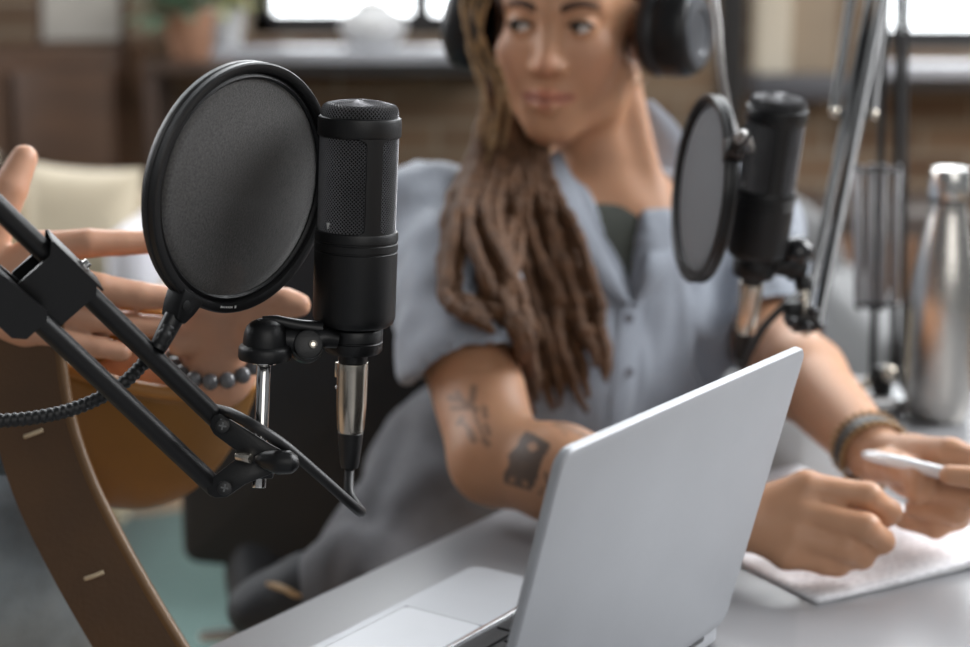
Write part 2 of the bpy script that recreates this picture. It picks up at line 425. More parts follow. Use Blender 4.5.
# plastered reveal beside the right window and the steel column
_zl = wz(74, YB - .1)
struct('trim_1', box((wx(774, YB - .05), YB - .06, (_zl + 2.7) / 2), (.085, .12, 2.7 - _zl), bev=.01), PLAST)
struct('trim_3', box((wx(801, YB - .12), YB - .12, _zl - .03), (.235, .24, .06), bev=.006), SILLD)
struct('trim_4', box((wx(815, YB - .02), YB - .02, (_zl + 2.7) / 2), (.13, .04, 2.7 - _zl)), mat('beige_plaster', (150, 134, 114), .8, 0, .1, 5))
struct('trim_2', box((wx(734, 3.9), 3.9, 1.55), (.055, .055, 3.1), bev=.004), mat('black_steel_column', (34, 33, 33), .5, .3, .1, 8))
# overcast sky and pale facades beyond the glass
skym = bpy.data.materials.new('overcast_sky'); skym.use_nodes = True
_n = skym.node_tree.nodes; _e = _n.new('ShaderNodeEmission'); _e.inputs[0].default_value = (.93, .97, 1, 1); _e.inputs[1].default_value = 5.5
skym.node_tree.links.new(_e.outputs[0], _n['Material Output'].inputs[0])
struct('sky_beyond', box((0, 9.5, 4.5), (26, .1, 11)), skym, 0)

# ------------------------------------------------------------------ things along the back wall
yS = YB - .06
def pot_geo(c, r, h): return xf(T(*c), lathe([(r * .7, 0), (r * .76, .004), (r, h - .012), (r * 1.06, h - .01), (r * 1.06, h), (r * .92, h), (r * .85, h - .02), (1e-6, h - .02)], 32))
def leaves(c, n, L, seed, wid=.25, up=.5):
    r = np.random.default_rng(seed); gs = []
    for i in range(n):
        a = r.uniform(0, 2 * PI); e = r.uniform(up * .4, 1.35); l = L * r.uniform(.6, 1.1)
        d = np.array([math.cos(a) * math.cos(e), math.sin(a) * math.cos(e), math.sin(e)]); s = nrm(np.cross(d, (0, 0, 1))); c0 = np.asarray(c, float)
        rows = []
        for t in np.linspace(0, 1, 7):
            w = l * wid * math.sin(PI * min(.98, t * .9 + .08)) ** .8 * .5; p = c0 + d * l * t + np.array([0, 0, -.35 * l * t * t])
            rows.append([p - s * w, p + np.array([0, 0, -.12 * w]), p + s * w])
        gs.append(grid_surf(rows, .0015))
    return join(*gs)
LEAF = mat('dusty_green_leaf', (96, 118, 96), .5, 0, .2, 20); LEAF2 = mat('olive_leaf', (150, 152, 96), .5, 0, .2, 20)
WHP = mat('white_glazed_ceramic', (196, 196, 196), .3, 0, .03, 10)
TERR = mat('terracotta_pot', (160, 120, 96), .75, 0, .12, 20)
ST = ZS - .02
t = Thing('flower_pot', 'white glazed pot with small green plant at left end of the left windowsill', 'plant pot', (wx(222, yS), yS, ST))
t.part('pot', pot_geo((wx(222, yS), yS, ST), .052, .105), WHP); t.part('foliage', leaves((wx(222, yS), yS, ST + .09), 26, .14, 3), LEAF2)
xq = wx(187, yS - .28)
t = Thing('potted_plant', 'terracotta potted plant with grey green leaves on a low wall stand left of the window', 'plant', (xq, yS - .28, ST - .02))
t.part('pot', pot_geo((xq, yS - .28, ST - .02), .062, .12), TERR); t.part('foliage', leaves((xq - .03, yS - .28, ST + .08), 40, .19, 5), LEAF)
xs = wx(186, yS - .28)
t = Thing('plant_stand', 'dark wooden plant stand against the wall left of the window', 'stand', (xs, yS - .28, 0))
DKW = mat('dark_stained_wood', (58, 42, 32), .5, 0, .2, 8, stretch=(1, 1, 6))
t.part('top_board', box((xs, yS - .28, ST - .035), (.20, .22, .03), bev=.004), DKW)
for sx in (-1, 1):
    for sy in (-1, 1): t.part('leg', box((xs + sx * .08, yS - .28 + sy * .09, (ST - .05) / 2), (.03, .03, ST - .05), bev=.003), DKW)
xv = wx(372, yS)
vs = xf(T(xv, yS, ST), lathe([(.035, 0), (.06, .006), (.085, .04), (.088, .06), (.075, .085), (.045, .102), (.04, .108), (.045, .118), (.04, .118), (.035, .105), (1e-6, .1)], 36))
t = Thing('vase', 'squat round white vase standing on the left windowsill', 'vase', (xv, yS, ST)); t.part('body', vs, WHP)
t.part('dry_stems', join(*[tube([(xv, yS, ST + .1), (xv + .02 * k, yS + .01 * (k % 3 - 1), ST + .2), (xv + .055 * k, yS + .02 * (k % 2), ST + .3 + .02 * (k % 3))], [.002, .001], 6) for k in (-2, -1, 0, 1, 2)]), mat('dry_stem', (170, 150, 110), .8))
# cabinet with leaning picture at far left
CABW = mat('brown_cabinet_wood', (70, 48, 32), .5, 0, .2, 6, stretch=(1, 1, 5))
yc = 4.2; x0c, x1c = wx(-90, yc), wx(113, yc); zt = wz(48, yc)
t = Thing('cabinet', 'low brown wooden cabinet against the wall behind the cream sofa', 'cabinet', ((x0c + x1c) / 2, yc, 0))
t.part('body', box(((x0c + x1c) / 2, yc + .12, zt / 2), (x1c - x0c, .4, zt), bev=.006), CABW)
for k in range(2):
    wd = (x1c - x0c) / 2 - .02; xd = x0c + .01 + wd / 2 + k * (wd + .02)
    d = t.part('door', box((xd, yc - .09, zt * .55), (wd, .02, zt * .8), bev=.004), CABW)
    t.part('knob', ball((xd + (.5 - k) * (wd - .06), yc - .112, zt * .75), .013), NIK, parent=d)
xp0, xp1 = wx(24, yc), wx(112, yc)
t = Thing('picture', 'pale abstract picture in a thin brown frame leaning on the cabinet', 'picture', ((xp0 + xp1) / 2, yc + .1, zt))
Mp = T((xp0 + xp1) / 2, yc + .12, zt + .21) @ R('X', -9)
t.part('canvas', xf(Mp, box((0, -.004, 0), (xp1 - xp0 - .02, .012, .40))), mat('pale_canvas', (150, 146, 138), .8, 0, .15, 7))
t.part('frame', xf(Mp, join(*[box(c, s, bev=.003) for c, s in (((0, 0, .205), (xp1 - xp0, .03, .014)), ((0, 0, -.205), (xp1 - xp0, .03, .014)), (((xp1 - xp0) / 2, 0, 0), (.014, .03, .42)), (((xp0 - xp1) / 2, 0, 0), (.014, .03, .42)))])), CABW)
# cream sofa, its cushion, pale blanket
CREAM = mat('cream_upholstery', (164, 148, 122), .85, 0, .06, 20, .3, 300, sheen=.3)
ys = 3.15; xa = wx(112, ys + .3, .8); zb = wz(176, ys + .6); L = 1.5
t = Thing('sofa', 'cream upholstered sofa standing behind the man at far left', 'sofa', (xa - L / 2, ys + .3, 0))
t.part('seat', box((xa - L / 2, ys + .30, .30), (L - .02, .85, .26), bev=.05, seg=4), CREAM)
t.part('backrest', box((xa - L / 2, ys + .70, (.42 + zb - .02) / 2), (L, .22, zb - .44), bev=.08, seg=5), CREAM)
t.part('armrest', box((xa + .0, ys + .32, .36), (.17, .85, .40), bev=.05, seg=4), CREAM)
t.part('armrest', box((xa - L, ys + .32, .36), (.17, .85, .40), bev=.05, seg=4), CREAM)
for sx in (.08, L - .08):
    for sy in (-.08, .66): t.part('leg', cyl((xa - sx, ys + sy + .02, 0), (xa - sx, ys + sy + .02, .18), .018, .024), DKW)
def cushion(c, sx, sy, sz, M):
    n = 20; V = []; rows = []
    u = np.linspace(-1, 1, n)
    top = [[(a * (1 - .08 * (1 - b * b)), b * (1 - .08 * (1 - a * a)), (max(0, (1 - a ** 4) * (1 - b ** 4))) ** .55) for a in u] for b in u]
    A = np.array(top); Bm = A.copy(); Bm[..., 2] *= -1
    V = np.concatenate([A.reshape(-1, 3), Bm.reshape(-1, 3)]) * np.array([sx, sy, sz]); Fs = []
    for i in range(n - 1):
        for j in range(n - 1):
            a, b, c2, d = i * n + j, i * n + j + 1, (i + 1) * n + j + 1, (i + 1) * n + j
            Fs.append((a, b, c2, d)); Fs.append((n * n + d, n * n + c2, n * n + b, n * n + a))
    return xf(M, (V, Fs))
cc = at(80, 226, 3.1)
single('cushion', cushion(None, .108, .112, .055, T(*cc) @ R('Y', 4) @ R('X', 78)), mat('pale_cream_cushion', (196, 184, 160), .85, 0, .04, 30, .2, 300, sheen=.3), 'plump cream cushion leaning on the sofa by the raised thumb', 'cushion', smooth=180)
bl = at(132, 252, 3.0)
single('throw_blanket', join(box((bl[0], bl[1] + .1, bl[2] - .02), (.075, .32, .13), bev=.03, seg=4)), mat('lavender_white_wool', (205, 204, 212), .9, 0, .05, 60, .3, 200, sheen=.4), 'folded pale lavender blanket on the end of the cream sofa', 'blanket', smooth=180)
# rug
RUG = mat('teal_wool_rug', (74, 102, 97), .95, 0, .10, 40, .5, 500, sheen=.2)
ra, rb, rc_ = pz(60, 528, 0), pz(560, 470, 0), pz(60, 640, 0)
e1 = nrm(rb - ra); e2 = np.array([e1[1], -e1[0], 0])
single('rug', prism([tuple((ra - e1 * 1.0)[:2]), tuple((rb + e1 * .6)[:2]), tuple((rb + e1 * .6 + e2 * 2.1)[:2]), tuple((ra - e1 * 1.0 + e2 * 2.1)[:2])], 0, .012, .003), RUG, 'teal wool rug lying on the floor beyond the table', 'rug')
# grey sofa and wooden sideboard at right
GREYF = mat('grey_sofa_fabric', (112, 113, 114), .9, 0, .06, 30, .3, 300, sheen=.3)
yg = 2.95
t = Thing('armchair', 'grey fabric armchair behind the leaning microphone', 'armchair', (wx(800, yg), yg + .3, 0))
zg = wz(192, yg + .55); xg0, xg1 = wx(640, yg + .55), wx(846, yg + .55)
t.part('backrest', bevel_g(xf(T(0, yg + .55, 0) @ R('X', -90), prism([(xg0, -.35), (xg1 + .02, -.35), (xg1 + .04, -(zg - .20)), (xg1 - .015, -(zg - .05)), (xg1 - .10, -zg), (xg0, -zg)][::-1], -.10, .10)), .035, 4), GREYF)
t.part('seat', box(((xg0 + xg1) / 2, yg + .15, .33), (xg1 - xg0 - .14, .66, .22), bev=.04, seg=4), GREYF)
for xx in (xg0, xg1): t.part('armrest', box((xx, yg + .18, .38), (.13, .75, .46), bev=.04, seg=4), GREYF)
for xx in (xg0 + .02, xg1 - .02):
    for yy in (yg - .14, yg + .5): t.part('leg', cyl((xx, yy, 0), (xx, yy, .17), .016, .022), DKW)
yk = 3.78; xk0, xk1 = wx(822, yk), wx(1000, yk); zk = wz(215, yk)
SBW = mat('warm_brown_sideboard_wood', (104, 72, 46), .5, 0, .22, 5, stretch=(1, 1, 5))
t = Thing('sideboard', 'warm brown wooden sideboard behind the steel bottle', 'sideboard', ((xk0 + xk1) / 2, yk + .2, 0))
t.part('body', box(((xk0 + xk1) / 2, yk + .2, zk / 2 + .05), (xk1 - xk0, .4, zk - .1), bev=.006), mat('dark_brown_carcass', (56, 44, 36), .5, 0, .15, 6))
for k in range(3):
    wd = (xk1 - xk0) / 3; d = t.part('door', box((xk0 + wd * (k + .5), yk - .012, zk / 2 + .05), (wd - .035, .02, zk - .2), bev=.004), SBW)
    t.part('knob', ball((xk0 + wd * (k + .85), yk - .034, zk * .6), .011), NIK, parent=d)
for xx in (xk0 + .05, xk1 - .05):
    for yy in (yk + .05, yk + .35): t.part('leg', box((xx, yy, .05), (.04, .04, .1)), DKW)
# ------------------------------------------------------------------ table frame of reference (follows the laptop)
C0 = np.array([-.009, 1.241, .75]); YAW = math.radians(55.7)
AX = np.array([-math.cos(YAW), -math.sin(YAW), 0]); BX = np.array([math.sin(YAW), -math.cos(YAW), 0])
MT = np.eye(4); MT[:3, 0] = AX; MT[:3, 1] = BX; MT[:3, 2] = (0, 0, 1); MT[:3, 3] = C0
TBL = mat('pale_grey_laminate', (142, 143, 146), .3, 0, .03, 3, .03, 120, spec=.8)
t = Thing('table', 'long pale grey laminate table holding the laptop and notes', 'table', (C0 + AX * .1 + BX * .3) * np.array([1, 1, 0]))
u0, u1, v0, v1 = -.80, 1.02, -.08, .72
t.part('tabletop', xf(MT, prism(rrect(u0, v0, u1, v1, .012), -.03, 0, .003)), TBL)
t.part('edge_band', xf(MT, prism(rrect(u0 + .004, v0 + .004, u1 - .004, v1 - .004, .012), -.036, -.0305)), mat('pale_edge_band', (222, 220, 214), .35, 0, .03))
LEGM = mat('black_table_leg', (34, 34, 35), .45, .3)
for u in (u0 + .1, u1 - .1):
    for v in (v0 + .08, v1 - .08): t.part('leg', xf(MT, box((u, v, -.393), (.05, .05, .714), bev=.004)), LEGM)
# ------------------------------------------------------------------ laptop
W, D = .304, .212
ML = MT.copy()
t = Thing('laptop', 'open silver laptop with its lid back towards the camera', 'laptop', M=ML)
base = bevel_g(prism(rrect(0, 0, W, D, .012, 8), .002, .0135), .0022, 3)
t.part('base', base, ALU, local=True)
for u in (.03, W - .03):
    for v in (.025, D - .025): t.part('rubber_foot', cyl((u, v, 0), (u, v, .0025), .007), BLKR, local=True)
zt_ = .01355
t.part('trackpad', prism(rrect(.1, .0105, .204, .0765, .004), zt_ - .001, zt_ + .0002), mat('trackpad_glass', (176, 178, 182), .5, .1, .02), local=True)
t.part('trackpad_groove', join(*[box(c, s) for c, s in (((.152, .0102, zt_), (.1055, .0009, .0003)), ((.152, .0768, zt_), (.1055, .0009, .0003)), ((.0997, .0435, zt_), (.0009, .0665, .0003)), ((.2043, .0435, zt_), (.0009, .0665, .0003)))]), mat('groove_shadow_line', (58, 58, 60), .6), local=True)
t.part('keyboard_well', prism(rrect(.0145, .0835, W - .0145, .194, .003), zt_ - .0008, zt_ + .0003), mat('keyboard_well', (16, 16, 17), .6, spec=.2), local=True)
t.part('keyboard_lip', join(*[box(c, s, bev=.0006) for c, s in (((W / 2, .0812, zt_ + .0007), (W - .026, .0038, .0030)), ((.0132, .139, zt_ + .0004), (.0022, .112, .0016)), ((W - .0132, .139, zt_ + .0004), (.0022, .112, .0016)))]), ALUE, local=True)
KEYM = mat('black_key', (20, 20, 22), .6, spec=.2)
kx0, ky0 = .0165, .0865; kp = .01905
rows = [(['s'] * 3 + ['L'] + ['s'] * 6 + ['a'], 0)]
def key(u, v, w, h=.0158):
    t.part('key', prism(rrect(u + .0015, v + .0012, u + w - .0015, v + h, .0012, 3), zt_ + .0006, zt_ + .0019, .0004), KEYM, local=True)
full = W - .033
for r_, lay in enumerate(([1, 1, 1, 1.25, 5.25, 1.25, 1, 1, 1], [2.3] + [1] * 10 + [1.95], [1.75] + [1] * 11 + [1.5], [1.5] + [1] * 13, [1] * 13 + [1.5], [1.04] * 14)):
    u = kx0; sc = full / sum(lay); hh = .0158 if r_ < 5 else .010
    for w in lay: key(u, ky0 + r_ * .0175, w * sc, hh); u += w * sc
lidA = math.radians(75.3)
MLID = T(0, D - .004, .0155) @ R('X', math.degrees(lidA))
lid = bevel_g(prism(rrect(0, 0, W, D, (.011, .011, .011, .011), 8), -.0062, 0), .0018, 3)
lo = t.part('lid', xf(MLID, lid), ALU, local=True)
t.part('screen', xf(MLID, prism(rrect(.004, .006, W - .004, D - .004, .008), -.0002, .0006)), mat('dark_screen_glass', (14, 14, 16), .12), local=True, parent=lo)
t.part('hinge', cyl((.03, D - .003, .0125), (W - .03, D - .003, .0125), .0042), mat('dark_hinge', (40, 40, 42), .4, .4), local=True)
# ------------------------------------------------------------------ papers and pen
e1 = nrm((.133, .073, 0)); e2 = np.array([-e1[1], e1[0], 0]); Pc = pz(818, 598, .7555)
MP = np.eye(4); MP[:3, 0] = e1; MP[:3, 1] = e2; MP[:3, 3] = (Pc[0], Pc[1], .75)
def sheet(w, h, lift, curl, skew, z0, nn=18):
    rows = []
    for j in range(nn):
        b = h * j / (nn - 1); row = []
        for i in range(nn):
            a = w * i / (nn - 1); z = z0 + lift * (a / w) ** 2 * (1 - b / h) ** 2 + curl * math.sin(a / w * 4) * (1 - b / h) * .3
            row.append((a + skew * b, b, max(z0, z)))
        rows.append(row)
    return grid_surf(rows, .0004)
PAP = mat('white_paper', (236, 236, 238), .8, 0, .02, 5)
def lined_paper():
    m = mat('ruled_paper', (236, 236, 240), .8, 0, 0); nt = m.node_tree; N = nt.nodes; L = nt.links; b = N['Principled BSDF']
    tc = N.new('ShaderNodeTexCoord'); sx = N.new('ShaderNodeSeparateXYZ'); L.new(tc.outputs['Object'], sx.inputs[0])
    w = N.new('ShaderNodeMath'); w.operation = 'MULTIPLY'; w.inputs[1].default_value = 130; L.new(sx.outputs[1], w.inputs[0])
    f = N.new('ShaderNodeMath'); f.operation = 'FRACT'; L.new(w.outputs[0], f.inputs[0])
    g = N.new('ShaderNodeMath'); g.operation = 'LESS_THAN'; g.inputs[1].default_value = .3; L.new(f.outputs[0], g.inputs[0])
    n = N.new('ShaderNodeTexNoise'); n.inputs['Scale'].default_value = 170; L.new(tc.outputs['Object'], n.inputs['Vector'])
    q = N.new('ShaderNodeMath'); q.operation = 'GREATER_THAN'; q.inputs[1].default_value = .47; L.new(n.outputs[0], q.inputs[0])
    mu = N.new('ShaderNodeMath'); mu.operation = 'MULTIPLY'; L.new(g.outputs[0], mu.inputs[0]); L.new(q.outputs[0], mu.inputs[1])
    mx = N.new('ShaderNodeMix'); mx.data_type = 'RGBA'; mx.inputs[6].default_value = lin((236, 236, 240)); mx.inputs[7].default_value = lin((200, 200, 206)); L.new(mu.outputs[0], mx.inputs[0]); L.new(mx.outputs[2], b.inputs['Base Color'])
    return m
PSH = Thing('paper_sheet', 'white sheet of notes under the hands, front corner lifted', 'paper', M=MP)
for k in range(3): PSH.part('page', sheet(.21 - .0012 * k, .283, .0085 - .0022 * k, 0, 0, .0026 - .0008 * k), lined_paper() if k == 0 else PAP, 180, local=True)
pa, pb = pz(862, 453.5, .826), pz(952, 475, .829); pd = nrm(pb - pa)
t = Thing('pen', 'white and silver ballpoint pen held between the fingers', 'pen', pa)
t.part('barrel', xf(frame(pa, pd), lathe([(.0012, 0), (.0032, .003), (.0046, .012), (.0053, .03), (.0053, .075), (.005, .09)], 20)), mat('pearl_white_pen', (226, 226, 228), .22, .2, .02))
t.part('grip', cyl(pa + pd * .09, pa + pd * .118, .005, .0036), NIK); t.part('tip', cyl(pa + pd * .118, pa + pd * .130, .0034, .0006), CHR)
# ------------------------------------------------------------------ steel bottle
bo = np.array([.473, 1.722, .75])
t = Thing('water_bottle', 'brushed steel water bottle standing at the far right of the table', 'bottle', bo)
prof = [(.027, 0), (.0305, .002), (.0335, .012), (.0352, .03), (.0358, .06), (.0358, .115), (.0348, .135), (.0318, .158), (.0275, .18), (.0232, .20), (.0202, .214), (.019, .222), (.019, .229)]
t.part('body', xf(T(*bo), lathe(prof, 64)), STEEL)
t.part('neck_seal', xf(T(*bo), lathe([(.0192, .2285), (.0205, .229), (.0205, .2315), (.0192, .232)], 48)), BLKR)
t.part('cap', xf(T(*bo), lathe([(.0195, .2318), (.0208, .2325), (.0212, .235), (.0210, .257), (.0196, .2615), (.017, .263), (1e-6, .2632)], 48)), mat('polished_steel_cap', (214, 212, 208), .2, 1, .03))
# ------------------------------------------------------------------ microphones
def camdir(r, u, f): return nrm(np.array([r, u * sp + f * cp, u * cp - f * sp]))
def wire_grid(rfun, n, rows, th):
    """staggered woven wire over a surface of revolution; rows = list of (r, z)"""
    bm = bmesh.new(); V = []
    for j, (r, z) in enumerate(rows):
        V.append([bm.verts.new((r * math.cos(2 * PI * (i + .5 * (j % 2)) / n), r * math.sin(2 * PI * (i + .5 * (j % 2)) / n), z)) for i in range(n)])
    for j in range(len(rows) - 2):
        for i in range(n):
            if j % 2 == 0: q = (V[j][i], V[j + 1][i], V[j + 2][i], V[j + 1][i - 1])
            else: q = (V[j][i], V[j + 1][(i + 1) % n], V[j + 2][i], V[j + 1][i])
            bm.faces.new(q)
    bm.normal_update()
    bmesh.ops.wireframe(bm, faces=bm.faces[:], thickness=th, use_replace=True, use_even_offset=False, use_boundary=True)
    bm.verts.index_update()
    g = np.array([v.co[:] for v in bm.verts]), [tuple(v.index for v in f.verts) for f in bm.faces]
    bm.free(); return g
def post(a, w0, rc, r, z0, z1, th=.0016):
    rows = []
    for z in np.linspace(z0, z1, 25):
        dz = min(z - z0, z1 - z); w = w0 / r
        if dz < rc: w += (rc - math.sqrt(max(0, rc * rc - (rc - dz) ** 2))) / r
        rows.append([(r * math.cos(a + w * t), r * math.sin(a + w * t), z) for t in np.linspace(-1, 1, 13)])
    return grid_surf(rows, th)
def make_mic(M, label):
    t = Thing('microphone', label, 'microphone', M=M, group='studio microphones')
    body = t.part('body', lathe([(.0165, .0165), (.0172, .0178), (.0225, .0182), (.0252, .0200), (.0264, .0235), (.0266, .0265), (.0266, .0665), (.0260, .0670), (.0260, .0678), (.0267, .0682), (.0267, .0722), (.0261, .0727), (.0261, .0735), (.0267, .0740), (.0267, .0785), (.0262, .0797), (.0245, .0802)], 72), BLKP, local=True)
    t.part('base_collar', lathe([(.0120, 0), (.0176, .0004), (.0188, .0022), (.0190, .0075), (.0184, .0080), (.0184, .0088), (.0190, .0093), (.0190, .0155), (.0184, .0165), (.015, .017)], 64), BLK, local=True)
    hf = t.part('head_frame', join(lathe([(.0240, .1395), (.0252, .1392), (.0262, .1400), (.0265, .1412), (.0265, .1500), (.0261, .1514), (.0252, .1520), (.0240, .1521)], 72),
                              post(0, .0052, .005, .0254, .0795, .1400), post(PI, .0052, .005, .0254, .0795, .1400)), BLKP, local=True)
    rows = [(.0246, .0795 + .00119 * j) for j in range(52)]
    t.part('side_grille', wire_grid(None, 65, rows, .00082), GRIL, local=True, smooth=0)
    t.part('grille_lining', lathe([(.0236, .0800), (.0236, .1400), (.0228, .1515), (.0222, .1575), (.018, .1604), (.004, .1619), (1e-5, .1621)], 48), GRIC, local=True)
    cap = []
    for j in range(28):
        s_ = j / 27
        a = s_ * 1.0
        # straight shoulder then flattened dome
        L = a * .036
        if L < .004: cap.append((.0240, .1515 + L))
        elif L < .011:
            q = (L - .004) / .007 * PI / 2; cap.append((.0240 - .0045 * (1 - math.cos(q)), .1555 + .0045 * math.sin(q)))
        else:
            q = (L - .011) / .025; cap.append((.0030 + .0165 * (1 - q), .1600 + .0022 * (1 - (1 - q) ** 2)))
    t.part('top_grille', wire_grid(None, 60, cap, .0008), GRIL, local=True, smooth=0)
    sq = xf(frame((.0268 * math.cos(-1.2), .0268 * math.sin(-1.2), .0838), (math.cos(-1.2), math.sin(-1.2), 0), (0, 0, 1)), prism([(.0025, -.001), (.0025, .001), (-.0015, 0)], -.0030, -.0012))
    t.part('pattern_mark', sq, mat('pale_print', (190, 190, 188), .6), local=True)
    return t
T1, B1 = at(360.5, 100, 1.047), at(353, 352, 1.079)
M1 = frame(B1, T1 - B1, (math.sin(math.radians(27)), -math.cos(math.radians(27)), 0)); s1 = np.linalg.norm(T1 - B1) / .1622
M1[:3, :3] *= s1
mic1 = make_mic(M1, 'black condenser microphone upright in the foreground, mesh head in sharp focus')
B2 = at(753, 276, 1.468); T2 = at(779.5, 95, 1.416)
M2 = frame(B2, T2 - B2, (.12, -1, 0)); s2 = np.linalg.norm(T2 - B2) / .1622; M2[:3, :3] *= s2
m2 = copy_tree(mic1.o); m2.matrix_world = Matrix(M2.tolist()); m2['label'] = 'black condenser microphone leaning beside the woman, out of focus'
# ------------------------------------------------------------------ cables with their plugs
def make_cable(M, cord_pts, label, rcord=.0034):
    t = Thing('microphone_cable', label, 'cable', M=M, group='microphone cables')
    t.part('plug_collar', lathe([(.0095, .0005), (.0095, -.0062), (.0088, -.0068)], 40), BLK, local=True)
    s = t.part('plug_shell', lathe([(.0088, -.0066), (.0099, -.0068), (.0101, -.0085), (.0100, -.012), (.0098, -.034), (.0089, -.0515), (.0080, -.0535)], 48), NIK, local=True)
    t.part('latch', box((-.0104 * .8, -.0104 * .62, -.013), (.003, .0045, .010), R('Z', 38), bev=.0006), NIK, local=True, parent=s)
    t.part('latch_screw', xf(T(-.0101 * .5, -.0101 * .87, -.024), ball((0, 0, 0), .0012, 10, 6)), CHR, local=True, parent=s)
    t.part('strain_relief', lathe([(.0076, -.0530), (.0084, -.0538), (.0080, -.060), (.0064, -.0745), (.0056, -.0775), (.0034, -.078)], 36), BLKR, local=True)
    e = M @ np.array([0, 0, -.0775, 1]); 
    t.part('cord', tube([M[:3, 3] + M[:3, 2] * -.074, e[:3]] + cord_pts, rcord, 14, 10), BLKR)
    return t
mic_h = np.linalg.norm(M1[:3, 0])
make_cable(M1, [at(349, 492, 1.085), at(355, 504, 1.08), at(361, 512, 1.07), at(350, 503, 1.055), at(322, 478, 1.04), at(285, 446, 1.024), at(256, 427, 1.018), at(232, 414, 1.03), at(212, 408, 1.052), at(190, 396, 1.052), at(150, 358, 1.038), at(80, 288, 1.006), at(0, 212, .975), at(-110, 105, .93), at(-215, 0, .885), at(-260, 60, .85), np.array([-.42, .80, .98]), np.array([-.41, .82, .80]), np.array([-.40, .86, .7545]), np.array([-.36, .92, .7545])],
           'black cable hanging in a tight loop under the foreground microphone')
make_cable(M2, [at(740, 363, 1.485), at(743, 366, 1.48), at(750, 352, 1.475), at(764, 327, 1.468), at(784, 306, 1.47), at(800, 292, 1.485), at(815, 268, 1.51), at(840, 160, 1.60), at(878, 10, 1.76), at(905, -45, 1.80), at(905, 120, 1.83), at(904, 300, 1.84), at(902, 385, 1.85), np.array([.50, 1.83, .7545])],
           'black cable looping from the leaning microphone to its boom arm')
# ------------------------------------------------------------------ pop filters
def make_filter(c, n, Rr, label, gauze, clamp_px, neck, ringmat, neckmat, neck_r=.0042, printed=0):
    Mf = frame(c, n, camdir(0, 1, 0)); t = Thing('pop_filter', label, 'pop filter', M=Mf, group='pop filters')
    sec = [(-.0042, -.0052), (-.0005, -.0060), (.0022, -.0058), (.0031, -.0046), (.0031, -.0014), (.0022, -.0006), (.0022, .0006), (.0031, .0014), (.0031, .0046), (.0022, .0056), (-.0005, .0058), (-.0028, .0046), (-.0036, .0016), (-.0046, .0012), (-.0046, -.003)]
    t.part('outer_hoop', torus((0, 0, 0), (0, 0, 1), Rr - .0031, sec, 128), ringmat, local=True)
    t.part('inner_hoop', torus((0, 0, 0), (0, 0, 1), Rr - .0085, [(-.0016, -.002), (.0014, -.0024), (.0014, .0022), (-.0004, .0028), (-.0018, .0014)], 128), ringmat, local=True)
    pr = [(1e-5, .0026), (.02, .0025), (.04, .0020), (.06, .0011), (Rr - .006, .0002), (Rr - .006, -.0002), (.06, .0007), (.04, .0016), (.02, .0021), (1e-5, .0022)]
    t.part('gauze', lathe(pr, 96), gauze, local=True, smooth=180)
    if printed:
        a0 = min((topx(c + Rr * (Mf[:3, 0] * math.cos(a) + Mf[:3, 1] * math.sin(a)))[0, 1] * -1, a) for a in np.linspace(0, 2 * PI, 720))[1]
        zc_ = .0060 if (Mf[:3, 2] @ (np.array([0, 0, CZ]) - c)) > 0 else -.0062
        gl = []
        for k_, (w_, h_) in enumerate(((.7, 1.5), (.9, 1.1), (.5, 1.2), (.9, 1.1), (.8, 1.1), (.6, 1.4), (.9, 1.1), (0, 0), (1.3, 1.6))):
            if not w_: continue
            a_ = a0 + (k_ - 4) * .0215 * printed; gl.append(xf(T(*((Rr - .0040) * np.array([math.cos(a_), math.sin(a_), 0]) + np.array([0, 0, zc_]))) @ R('Z', math.degrees(a_)), box((0, 0, 0), (h_ * .001, w_ * .001, .0003))))
        t.part('printed_mark', join(*gl), mat('pale_print', (190, 190, 188), .6), local=True)
    best = min((np.hypot(*(topx(c + Rr * (Mf[:3, 0] * math.cos(a) + Mf[:3, 1] * math.sin(a)))[0, :2] - clamp_px)), a) for a in np.linspace(0, 2 * PI, 720))
    a = best[1]; rd = Mf[:3, 0] * math.cos(a) + Mf[:3, 1] * math.sin(a); tg = np.cross(nrm(n), rd); p = c + rd * Rr
    Mc = np.eye(4); Mc[:3, 0] = rd; Mc[:3, 1] = tg; Mc[:3, 2] = nrm(n); Mc[:3, 3] = p
    cl = t.part('clamp_block', xf(Mc, bevel_g(prism([(-.004, -.010), (-.004, .010), (.006, .0075), (.014, .004), (.014, -.004), (.006, -.0075)], -.0072, .0072), .0014)), BLK)
    t.part('clamp_screw', xf(Mc, cyl((.004, -.003, .0066), (.004, -.003, .0078), .0032, bev=.0004)), mat('dark_screw_socket', (8, 8, 8), .6), parent=cl)
    q0 = p + rd * .012
    pts = [q0, p + rd * .030] + neck
    t.part('neck_collar', tube([p + rd * .012, p + rd * .024, p + rd * .034], [.0062, .0058, .0052], 18, 3), BLK)
    # ribbed gooseneck: radius alternates along its length
    Pn = catmull(pts, 24); seg = np.r_[0, np.cumsum(np.linalg.norm(np.diff(Pn, axis=0), axis=1))]; m = int(seg[-1] / .00105)
    sN = np.linspace(0, seg[-1], m); Q = np.c_[[np.interp(sN, seg, Pn[:, i]) for i in range(3)]].T
    t.part('gooseneck', tube(Q, [neck_r * (1 + .10 * math.sin(i * PI / 2 + .7)) for i in range(m)], 12, 0), neckmat, smooth=60)
    e = pts[-1]; t.part('table_clamp', join(box(e + np.array([0, 0, -.012]), (.022, .03, .05), bev=.003)), BLK)
    return t
n1 = camdir(.800, -.238, -.55)
